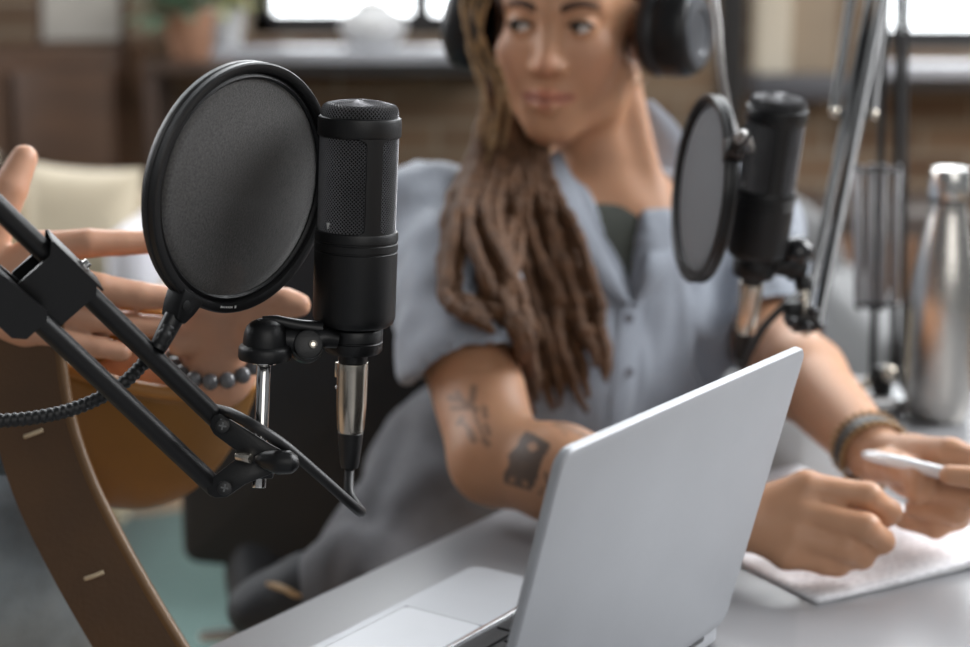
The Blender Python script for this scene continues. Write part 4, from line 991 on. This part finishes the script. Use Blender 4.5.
def surf(px, py, d0, off=.0):
    """pixel to a point resting just outside the shirt (or at d0 where the shirt is further or absent)"""
    o = Vector((0, 0, CZ)); p = at(px, py, 1.0); dr = (Vector(p) - o); L_ = dr.length; h = BV.ray_cast(o, dr.normalized())
    if h[0] is None: return at(px, py, d0)
    return at(px, py, min(d0, h[3] / L_ - off))
# seams: buttons strip below the V
pk = [at(632, 298, 1.640), at(628, 335, 1.630), at(623, 375, 1.645), at(620, 420, 1.66)]
# tee
B_.f += .003
x0_ = nk1 + fwdT * .02 + np.array([0, 0, -.004])
B_.cap(nk0, nk1 + np.array([0, 0, .022]), .056, .052, .006, 'sub')
B_.cut(np.array([0, 0, .985]), (0, 0, 1))
B_.cut(vb + np.array([0, 0, -.035]), (0, 0, -1)); B_.cut(nk1 + rgtT * .09, rgtT); B_.cut(vc_ - rgtT * .02, -rgtT)
V, Q = B_.mesh(); V = relax(V, Q, 2); woman.part('undershirt', (V, Q), TEE, 180)
# collar and lapels as folded strips
def strip(inner, outer, th, name, mt, n=7, lift=.004):
    I = catmull(inner, 8); O = catmull(outer, 8); rows = []
    for a_, b_ in zip(I, O):
        d = b_ - a_; nr2 = camdir(0, .3, -1)
        rows.append([a_ + d * q + nr2 * lift * math.sin(PI * q) for q in np.linspace(0, 1, n)])
    return woman.part(name, grid_surf(rows, th), mt, 60)
cs = lambda L_, o_: [surf(x_, y_, d_, o_) for x_, y_, d_ in L_]
strip(cs([(560, 150, 1.70), (576, 185, 1.69), (598, 232, 1.69), (618, 272, 1.68), (631, 303, 1.67)], .003),
      cs([(528, 172, 1.70), (546, 214, 1.69), (573, 256, 1.68), (604, 288, 1.67), (628, 306, 1.67)], .007), .002, 'collar', SHIRT)
strip(cs([(636, 104, 1.80), (646, 128, 1.79), (656, 165, 1.78), (658, 205, 1.75), (649, 255, 1.71), (633, 303, 1.67)], .003),
      cs([(652, 101, 1.80), (680, 130, 1.79), (700, 178, 1.77), (694, 226, 1.74), (668, 272, 1.70), (637, 306, 1.67)], .007), .002, 'collar', SHIRT)
woman.part('button_placket', grid_surf([[surf(x_ - 11, y_, d_ + .1, .0015), surf(x_, y_, d_ + .1, .004), surf(x_ + 11, y_, d_ + .1, .0015)] for x_, y_, d_ in ((633, 300, 1.634), (630, 330, 1.640), (626, 365, 1.652), (622, 400, 1.664), (619, 440, 1.68))], .002), SHIRT, 60)
for y_, d_ in ((318, 1.630), (372, 1.648)): woman.part('button', cyl(surf(629, y_, d_ + .1, .004), surf(629, y_, d_ + .1, .0075), .0048, bev=.0008), mat('grey_button', (120, 124, 134), .4))
# ---- trousers, shoe
G = SDF((-.36, 1.28, .40), (.42, 2.02, .84), .005)
hpR = at(462, 492, 1.74); knR = at(352, 596, 1.60)
G.ell(hips + np.array([0, 0, -.02]), (.165, .125, .11), Rt, .04); G.ell(belly + np.array([0, 0, -.09]), (.146, .110, .13), Rt, .04); G.ell(at(468, 452, 1.72), (.07, .07, .07), Rt, .05)
G.chain([hips * .5 + hpR * .5, hpR, knR], [.095, .088, .060], .03)
hpL = hips - rgtT * .08; knL = hpL + fwdT * .36 + np.array([.02, 0, .02]); G.chain([hpL, knL], [.085, .062], .03); G.chain([knL, knL + np.array([.02, .06, -.40])], [.060, .05], .02)
an = at(336, 590, 1.585)
V, Q = clothes(G, 21, .0075, 52, (1, .8, .8), 3)
woman.part('trousers', (V, Q), PANTS, 180)
D_ = SDF((-.36, 1.30, .52), (-.04, 1.70, .76), .003)
D_.chain([at(330, 588, 1.60), at(306, 592, 1.605), at(276, 600, 1.62), at(254, 612, 1.63)], [.036, .034, .027, .024], .015)
D_.ell(at(262, 606, 1.62), (.030, .036, .022), None, .015)
V, Q = D_.mesh(); V = relax(V, Q, 2)
sh = woman.part('shoe', (V, Q), mat('black_suede_shoe', (46, 48, 52), .7, 0, .15, 60, .2, 500), 180)
woman.part('shoe_strap', ribbon([at(272, 584, 1.574), at(290, 592, 1.566), at(308, 599, 1.572)], [camdir(-.1, .0065, .0) * .0055] * 3, .004), mat('tan_leather_strap', (190, 160, 122), .6), 60, sh)
# ---- wrist band
Rw = frame(wrL + (elL - wrL) * .02, elL - wrL)
br = woman.part('wrist_band', torus((0, 0, 0), (0, 0, 1), .0295, [(-.0012, -.007), (.0014, -.007), (.002, 0), (.0014, .007), (-.0012, .007)], 48), mat('woven_dark_wristband', (70, 66, 60), .6, .2, .3, 200), 60, wb) if False else woman.part('wrist_band', xf(Rw, torus((0, 0, 0), (0, 0, 1), .0295, [(-.0012, -.0065), (.0014, -.0065), (.002, 0), (.0014, .0065), (-.0012, .0065)], 48)), mat('woven_dark_wristband', (74, 70, 64), .5, .3, .3, 200), 60)
for a_ in (-.35, .35): woman.part('bead_strand', xf(Rw, join(*[ball((.0305 * math.cos(q), .0305 * math.sin(q), .012 * np.sign(a_) ), .0028, 8, 6) for q in np.linspace(0, 2 * PI, 30)[:-1]])), mat('bronze_beads', (150, 116, 74), .35, .6), 180)
# ---- hair: scalp, dreadlocks, wispy strands
HAIR = mat('brown_hair', (80, 54, 38), .6, 0, .3, 120, .5, 900)
DREAD = mat('brown_dreadlock', (92, 61, 35), .7, 0, .35, 90, .9, 1100)
BACKLIT = mat('backlit_brown_strand', (150, 118, 80), .5, 0, .3, 90, .8, 1100)  # light brown strands, window backlight brightened into the colour
Sh = SDF(Hw[:3, 3] - .16, Hw[:3, 3] + .16, .004)
PH = lambda *c: (Hw @ np.array([c[0] * HS, c[1] * HS, c[2] * HS, 1]))[:3]
Sh.ell(PH(0, -.022, .034), (.080, .100, .092), Hw[:3, :3], .01); Sh.ell(PH(.062, -.02, -.03), (.022, .045, .05), Hw[:3, :3], .02); Sh.ell(PH(0, -.07, -.03), (.06, .045, .055), Hw[:3, :3], .03)
fl3 = nrm(Hw[:3, :3] @ np.array([0, .86, -.50])); Sh.cut(PH(0, .062, .052), fl3); Sh.ell(PH(-.080, .045, -.012), (.040, .052, .058), Hw[:3, :3], .01, 'sub'); Sh.cut(PH(0, .034, 0), nrm(Hw[:3, :3] @ np.array([0, 1, 0])), 0) if False else None
V, Q = Sh.mesh(); V = relax(V, Q, 2); N = vnormals(V, Q); V = V + N * waves(V, 160, .0012, 31, (1, .4, 1))[:, None]
woman.part('hair', (V, Q), HAIR, 180)
rg = np.random.default_rng(5)
def dread(pts, r, mt, name='dreadlock'):
    Pn = catmull(pts, 14); m = len(Pn); ph = rg.uniform(0, 6); rr = [r * (1 + .13 * math.sin(i * .9 + ph) + .09 * math.sin(i * 2.3 + 2 * ph)) * (1 if i < m - 9 else .35 + .65 * (m - 1 - i) / 9) for i in range(m)]
    Pn = Pn + np.c_[[np.convolve(rg.normal(0, .0010, m + 4), np.ones(5) / 5, 'valid') for _ in range(3)]].T
    woman.part(name, tube(Pn, rr, 9, 0), mt, 180)
lerp = lambda a, b, t_: (a[0] + (b[0] - a[0]) * t_, a[1] + (b[1] - a[1]) * t_)
NL = 30
for i in range(NL):
    s_ = (i + .5) / NL; ly = i % 3; j = lambda a: rg.normal(0, a); dz_ = -.010 * ly
    a0 = lerp((498, 52), (540, 116), s_); a1 = lerp((478, 138), (546, 165), s_); a2 = lerp((446, 215), (572, 232), s_)
    s3 = min(1, max(0, s_ + rg.normal(0, .07))); a3 = lerp((447, 288), (598, 300), float(np.interp(s3, [0, .16, .24, .40, .60, .74, .82, 1], [0, .10, .30, .44, .62, .74, .84, 1])))
    tx, ty = (np.interp(s3, [0, .18, .24, .45, .72, .80, 1], [488, 500, 526, 546, 572, 598, 612]) + j(4), np.interp(s3, [0, .18, .24, .45, .72, .80, 1], [318, 338, 382, 404, 398, 366, 372]) + j(12) - (ly == 2) * abs(j(14)))
    of = .005 + .011 * ly
    pts = [at(*a0, 1.735), surf(a1[0] + j(3), a1[1], 1.665, of), surf((a1[0] + a2[0]) / 2, (a1[1] + a2[1]) / 2, 1.65, of), surf(a2[0] + j(4), a2[1], 1.64, of), surf(a3[0] + j(5), a3[1], 1.64, of), surf((a3[0] + tx) / 2 + j(6), (a3[1] + ty) / 2, 1.63, of), surf(tx, ty, 1.62, of)]
    dread(pts, .0066 if ly else .0072, DREAD)
for k, (xa1, xb1, xc1, yc1) in enumerate(((462, 476, 497, 118), (470, 470, 488, 140), (480, 486, 503, 106), (487, 478, 484, 120), (474, 488, 508, 128))):
    dread([at(xa1 + 22, -40, 1.68), at(xa1, 4, 1.655), at(xb1, 52, 1.65), at(xc1, yc1 - 30, 1.645), at(xc1 - 6, yc1 + 22, 1.655), at(xc1 - 22, yc1 + 70, 1.63)], .0021, BACKLIT)
# ---- headphones (worn, a thing of their own)
EARP = mat('black_leatherette', (26, 26, 28), .45, 0, .1, 60, .1, 600)
hp = Thing('headphones', 'large black over ear headphones worn by the woman', 'headphones', Hw[:3, 3])
for sx in (-1, 1):
    Mh = frame(PH(sx * (.080 if sx > 0 else .088), .010, -.010), Hw[:3, :3] @ np.array([sx, .26 if sx < 0 else -.1, .06]), Hw[:3, 2]); Mh[:3, 0] *= 1.14; Mh[:3, 2] *= 1.15 if sx > 0 else 1.4
    cpx = hp.part('ear_cup', xf(Mh, lathe([(.030, .014), (.0375, .0150), (.0385, .019), (.0378, .030), (.0345, .036), (.031, .0375)], 48)), BLKP)
    hp.part('ear_pad', xf(Mh, torus((0, 0, .007), (0, 0, 1), .0285, circ(.0098, 14, 1, .85), 48)), EARP)
    hp.part('cup_face', xf(Mh, lathe([(.031, .0372), (.0295, .0392), (.020, .0398), (.018, .0382), (1e-5, .0380)], 48)), mat('grey_cup_face', (74, 76, 80), .35, .3), parent=cpx)
    hp.part('yoke', tube([PH(sx * .116, -.034, .0), PH(sx * .121, -.034, .035), PH(sx * .112, -.02, .065), PH(sx * .100, -.012, .085)], [.004, .005, .005, .006], 12, 6), BLK)
bp_ = [PH(.100 * math.cos(a_), -.012, .085 + .062 * math.sin(a_)) for a_ in np.linspace(0, PI, 15)]
hp.part('headband', ribbon(bp_, [Hw[:3, 1] * .016] * len(bp_), .010), EARP, 60)
# ================================================================== the man at the left
man = Thing('person', 'man at the left edge gesturing with both hands, beaded bracelet on wrist', 'person', (-.52, 1.45, 0))
fM = nrm((.94, -.25, 0)); rM = np.array([fM[1], -fM[0], 0]); RM = np.eye(3); RM[:, 0] = rM; RM[:, 1] = fM; RM[:, 2] = (0, 0, 1)
cM = np.array([-.70, 1.52, 1.0]); sR = cM + rM * .19 + np.array([0, 0, .13]); sL = cM - rM * .19 + np.array([0, 0, .13]); nM = cM + np.array([.0, 0, .20])
HM = np.eye(4); HM[:3, :3] = RM; HM[:3, 3] = nM + np.array([.02, 0, .15])
Sm = SDF((-.86, 1.06, .76), (-.10, 1.80, 1.50), .0032)
PM = head_sdf(Sm, HM, 1.03)
Sm.cap(nM + np.array([.01, 0, .08]), nM - np.array([0, 0, .03]), .055, .06, .02); Sm.ell(cM, (.17, .11, .19), RM, .04)
Sm.cap(nM - np.array([0, 0, .04]), sR, .06, .055, .03); Sm.cap(nM - np.array([0, 0, .04]), sL, .06, .055, .03)
wA = at(-52, 312, 1.225); eA = np.array([-.62, 1.22, .86]); wB = at(217, 372, 1.262); eB = np.array([-.47, 1.48, .80])
Sm.chain([sR, eA], [.052, .043], .02); Sm.chain([eA, wA], [.042, .029], .015); Sm.chain([sL, eB], [.052, .043], .02); Sm.chain([eB, wB], [.042, .028], .015)
S3 = SDF(Sm.lo + Sm.h * np.array([110, 0, 20]), (-.10, 1.50, 1.12), .0032)
kA = [at(42, 250, 1.215), at(40, 276, 1.205), at(36, 304, 1.20), at(28, 330, 1.20)]
for q, kk in enumerate(kA): S3.cap(wA + (kk - wA) * .12, kk, .017, .0142, .012)
for p, r in (([kA[0], at(88, 243, 1.215), at(122, 243, 1.225), at(156, 242, 1.235)], [.0135, .0105, .0094, .0085]),
             ([kA[1], at(98, 288, 1.200), at(138, 295, 1.210), at(178, 299, 1.222)], [.0135, .0108, .0098, .0088]),
             ([kA[2], at(92, 318, 1.206), at(130, 325, 1.214), at(164, 327, 1.222)], [.013, .0100, .0090, .0080]),
             ([kA[3], at(70, 342, 1.20), at(98, 347, 1.205), at(122, 352, 1.21)], [.012, .0088, .0078, .0070]),
             ([at(-25, 275, 1.215), at(-4, 218, 1.215), at(10, 188, 1.215), at(24, 158, 1.22)], [.017, .0148, .0128, .0100])): S3.chain(p, r, .0022)
kB = [at(244, 314, 1.235), at(240, 326, 1.235), at(230, 334, 1.24), at(218, 336, 1.245)]
for q, kk in enumerate(kB): S3.cap(wB + (kk - wB) * .2, at(206, 318, 1.24) * .5 + kk * .5, .019, .0155, .012)
S3.ell(at(216, 320, 1.24), (.024, .018, .016), None, .012)
for p, r in (([at(238, 314, 1.232), at(262, 304, 1.225), at(284, 303, 1.22), at(299, 305, 1.22)], [.0130, .0110, .0100, .0090]),
             ([at(236, 322, 1.235), at(256, 324, 1.225), at(268, 316, 1.222)], [.012, .0105, .0092]),
             ([at(228, 332, 1.24), at(248, 336, 1.235), at(258, 330, 1.23)], [.0115, .010, .009]),
             ([at(210, 338, 1.24), at(194, 338, 1.235), at(179, 345, 1.23)], [.0125, .0108, .0088]),
             ([at(212, 318, 1.24), at(218, 292, 1.238), at(232, 274, 1.24)], [.0125, .0108, .0092])): S3.chain(p, r, .006)
merge(Sm, S3, .010)
V, Q = Sm.mesh(); V = relax(V, Q, 1, .4); C, L = face_colors(V, HM, (198, 150, 122), 1.03)
mb = man.part('body', (V, Q), SKIN, 180, colors=C)
eye_parts(man, PM, HM, mb, (0, 1, 0), 1.03); brow_parts(man, PM, HM, mb, 1.03)
Sn = SDF(HM[:3, 3] - .17, HM[:3, 3] + .17, .006); PN = lambda *c: (HM @ np.array([*c, 1]))[:3]
Sn.ell(PN(0, -.02, .04), (.085, .104, .094), RM, .01); Sn.cut(PN(0, .06, .055), nrm(RM @ np.array([0, .8, -.6])))
V, Q = Sn.mesh(); man.part('hair', (V, Q), mat('dark_brown_hair', (60, 44, 34), .7, 0, .3, 120, .5, 700), 180)
Bb = frame(wB * .62 + at(214, 330, 1.24) * .38, wB - at(214, 330, 1.24), (1, 0, 0))
man.part('bracelet', xf(Bb, join(*[ball((.0315 * math.cos(q), .0315 * math.sin(q), 0), .0062, 14, 10) for q in np.linspace(0, 2 * PI, 17)[:-1]])), mat('polished_grey_stone_beads', (96, 96, 98), .2, .1, .5, 60), 180)
MS = mat('grey_blue_overshirt', (104, 114, 122), .85, 0, .06, 30, .25, 600, sheen=.2)
A2 = SDF((-.92, 1.06, .55), (-.22, 1.86, 1.30), .006)
A2.ell(cM, (.195, .135, .21), RM, .04); A2.ell(cM + np.array([.03, 0, -.22]), (.18, .15, .18), RM, .05)
A2.cap(nM - np.array([0, 0, .06]), sR, .07, .068, .03); A2.cap(nM - np.array([0, 0, .06]), sL, .07, .068, .03)
A2.chain([sR, eA], [.068, .056], .03); A2.chain([sL, eB], [.068, .056], .03); A2.chain([eA, eA + (wA - eA) * .45], [.054, .048], .02); A2.chain([eB, eB + (wB - eB) * .35], [.054, .048], .02)
A2.cap(nM, nM + np.array([.01, 0, .1]), .066, .066, .01, 'sub')
V, Q = clothes(A2, 41, .005, 36, (1, 1, .6), 2); man.part('overshirt', (V, Q), MS, 180)
G2 = SDF((-.90, 1.06, .30), (-.16, 1.86, .84), .006)
hq = cM + np.array([0, 0, -.38]); G2.ell(hq, (.19, .16, .13), RM, .04)
kR2 = at(4, 585, 1.35); G2.chain([hq + rM * .09, kR2], [.10, .084], .03); G2.chain([kR2, kR2 + np.array([.02, .10, -.40])], [.072, .05], .02)
kL2 = hq - rM * .10 + fM * .20; G2.chain([hq - rM * .09, kL2], [.092, .07], .03)
V, Q = clothes(G2, 42, .006, 34, (1, 1, 1), 2); man.part('jeans', (V, Q), mat('slate_grey_jeans', (120, 130, 136), .85, 0, .12, 50, .3, 700), 180)
# ================================================================== leather bag with stitched strap
ORL = mat('orange_tan_leather', (132, 90, 34), .48, 0, .10, 14, .12, 260, coat=.08); BRL = mat('dark_brown_leather', (78, 51, 21), .5, 0, .12, 20, .12, 300, coat=.05)
bag = Thing('leather_bag', 'open tan leather bag with broad brown strap hanging before the man', 'bag', at(132, 512, 1.27))
bc = at(132, 346, 1.275); Rb = R('Y', 15) @ R('X', 18)
nU, nV = 56, 20; rows = []
for i in range(nU + 1):
    a_ = 2 * PI * i / nU; row = []
    for k in range(nV + 1):
        q = k / nV * PI / 2; row.append((.096 * math.cos(q) ** .8 * math.cos(a_) if k < nV else 0, .052 * math.cos(q) ** .85 * math.sin(a_) if k < nV else 0, -.143 * math.sin(q)))
    rows.append(row)
Mb = T(*bc) @ Rb
bag.part('body', xf(Mb, grid_surf(rows, .004)), ORL, 180)
bag.part('rim', xf(Mb, tube([(.097 * math.cos(a_), .053 * math.sin(a_), .0) for a_ in np.linspace(0, 2 * PI, 40)], .0052, 12, 2)), mat('tan_leather_rim', (164, 112, 52), .5, 0, .08, 30))
sc_ = [at(22, 300, 1.20), at(24, 360, 1.195), at(34, 428, 1.19), at(54, 490, 1.185), at(86, 556, 1.18), at(128, 630, 1.175), at(184, 720, 1.17)]
sw = [at(x_ + 36, y_ - 13, 1.19) - at(x_, y_, 1.19) for x_, y_ in ((22, 318), (34, 372), (52, 428), (80, 490), (114, 560), (150, 630), (196, 720))]
st = bag.part('strap', ribbon(sc_, sw, .006, 10), BRL, 60)
bag.part('strap_edge', tube([c_ + w_ * 1.0 for c_, w_ in zip(sc_, sw)], .0042, 10, 10), mat('burnished_strap_edge', (104, 74, 40), .45), 180, st)
for x_, y_ in ((49, 432), (120, 574)):
    q = min(range(400), key=lambda k: abs(topx(catmull(sc_, 80)[k])[0, 1] - y_)); c_ = catmull(sc_, 80)[q]; w_ = nrm(catmull(sw, 80)[q])
    bag.part('stitch', tube([c_ - w_ * .007 - np.array([0, .0036, 0]), c_ - np.array([0, .0048, 0]), c_ + w_ * .007 - np.array([0, .0036, 0])], .0016, 8, 4), mat('pale_waxed_thread', (196, 176, 146), .7), 180, st)
# ================================================================== black chair behind her
CH = mat('black_leather_chair', (30, 30, 33), .5, 0, .1, 12, .12, 200)
chx = at(300, 450, 2.02); chair = Thing('chair', 'black leather chair behind the foreground microphone', 'chair', (float(chx[0]) + .1, float(chx[1]) - .1, 0))
pa_, pb_ = at(191, 556, 2.03), at(445, 556, 1.95)
ev = nrm((pb_ - pa_) * np.array([1, 1, 0])); Lc = np.linalg.norm((pb_ - pa_)[:2]) + .12; nvc = np.cross(ev, (0, 0, 1)); zb_ = pa_[2]
Mc_ = np.eye(4); Mc_[:3, 0] = ev; Mc_[:3, 1] = (0, 0, 1); Mc_[:3, 2] = nvc; Mc_[:3, 3] = pa_
chair.part('backrest', xf(Mc_, prism(rrect(0, 0, Lc, .43, .022), -.035, .035, .016)), CH)
fwc = nvc if nvc[1] < 0 else -nvc
sc0 = pa_ + ev * (Lc / 2 + .03)
Ms_ = np.eye(4); Ms_[:3, 0] = ev; Ms_[:3, 1] = fwc; Ms_[:3, 2] = np.cross(ev, fwc); Ms_[:3, 3] = sc0 + fwc * .23 
chair.part('seat', xf(Ms_, box((.11, 0, -.06 * np.sign(Ms_[2, 2])), (Lc - .26, .42, .09), bev=.03, seg=4)), CH)
pc0 = sc0 + fwc * .2; 
chair.part('column', cyl((pc0[0], pc0[1], .09), (pc0[0], pc0[1], zb_ - .08), .028), CHR)
for k in range(5):
    a_ = 2 * PI * k / 5 + 3.60; e_ = np.array([pc0[0] + .30 * math.cos(a_), pc0[1] + .30 * math.sin(a_), .055]); chair.part('leg', tube([(pc0[0], pc0[1], .10), ((pc0[0] + e_[0]) / 2, (pc0[1] + e_[1]) / 2, .088), e_], [.022, .02, .016], 14, 5), CHR)
    chair.part('caster', cyl(e_ + np.array([0, -.012, -.028]), e_ + np.array([0, .012, -.028]), .027, bev=.004), BLKR)
chair.part('height_lever', tube([at(262, 634, 1.93), at(238, 634, 1.90), at(200, 637, 1.88)], [.006, .0075, .0075, .006], 14, 5), mat('pale_metal_lever', (206, 204, 198), .3, .5))
chair.part('seat_bracket', tube([at(268, 535, 2.02), at(268, 580, 2.0), at(282, 620, 1.97), at(340, 660, 1.9)], [.050, .050, .048, .04], 20, 5), CH)
# ------------------------------------------------------------------ light
w = bpy.data.worlds.new('World'); SC.world = w; w.use_nodes = True
bg = w.node_tree.nodes['Background']; bg.inputs[0].default_value = (.90, .95, 1, 1); bg.inputs[1].default_value = .22
def area(name, loc, target, sx, sy, power, col=(1, 1, 1)):
    l = bpy.data.lights.new(name, 'AREA'); l.shape = 'RECTANGLE'; l.size = sx; l.size_y = sy; l.energy = power; l.color = col
    o = bpy.data.objects.new(name, l); COL.objects.link(o); o.location = loc
    o.rotation_euler = (Vector(target) - Vector(loc)).to_track_quat('-Z', 'Y').to_euler(); return o
area('window_light_left', (-2.9, 2.9, 2.3), (0, 1.5, .9), 1.6, 1.8, 76, (.97, .98, 1))
area('window_light_right', (2.6, 2.2, 2.7), (.2, 1.5, .9), 1.8, 1.8, 165, (.97, .98, 1))
area('fill_light_front', (1.2, -2.2, 2.4), (.1, 1.4, .9), 2.6, 1.8, 36, (1, .98, .95))  # added fill lamp behind the camera
area('extra_light_back', (.2, 4.3, 2.5), (.1, 1.5, 1.0), 2.2, .9, 50, (.95, .98, 1))  # lamp added inside the room, boosts rear window light and table sheen
# ------------------------------------------------------------------ camera
cam = bpy.data.cameras.new('camera'); co = bpy.data.objects.new('camera', cam); COL.objects.link(co)
co.location = (0, 0, CZ); co.rotation_euler = (PI / 2 - PIT, 0, 0); cam.sensor_width = 36; cam.lens = F / 970 * 36; cam.clip_start = .05
cam.dof.use_dof = True; cam.dof.focus_distance = 1.045; cam.dof.aperture_fstop = 4.0; cam.dof.aperture_blades = 0
SC.camera = co
SC.cycles.use_denoising = True; SC.cycles.max_bounces = 8; SC.cycles.transparent_max_bounces = 12; SC.cycles.caustics_reflective = False; SC.cycles.caustics_refractive = False
v = SC.view_settings; SC.display_settings.display_device = 'sRGB'; v.view_transform = 'Standard'; v.look = 'None'; v.exposure = 0.08; v.gamma = 1.0; v.use_curve_mapping = False
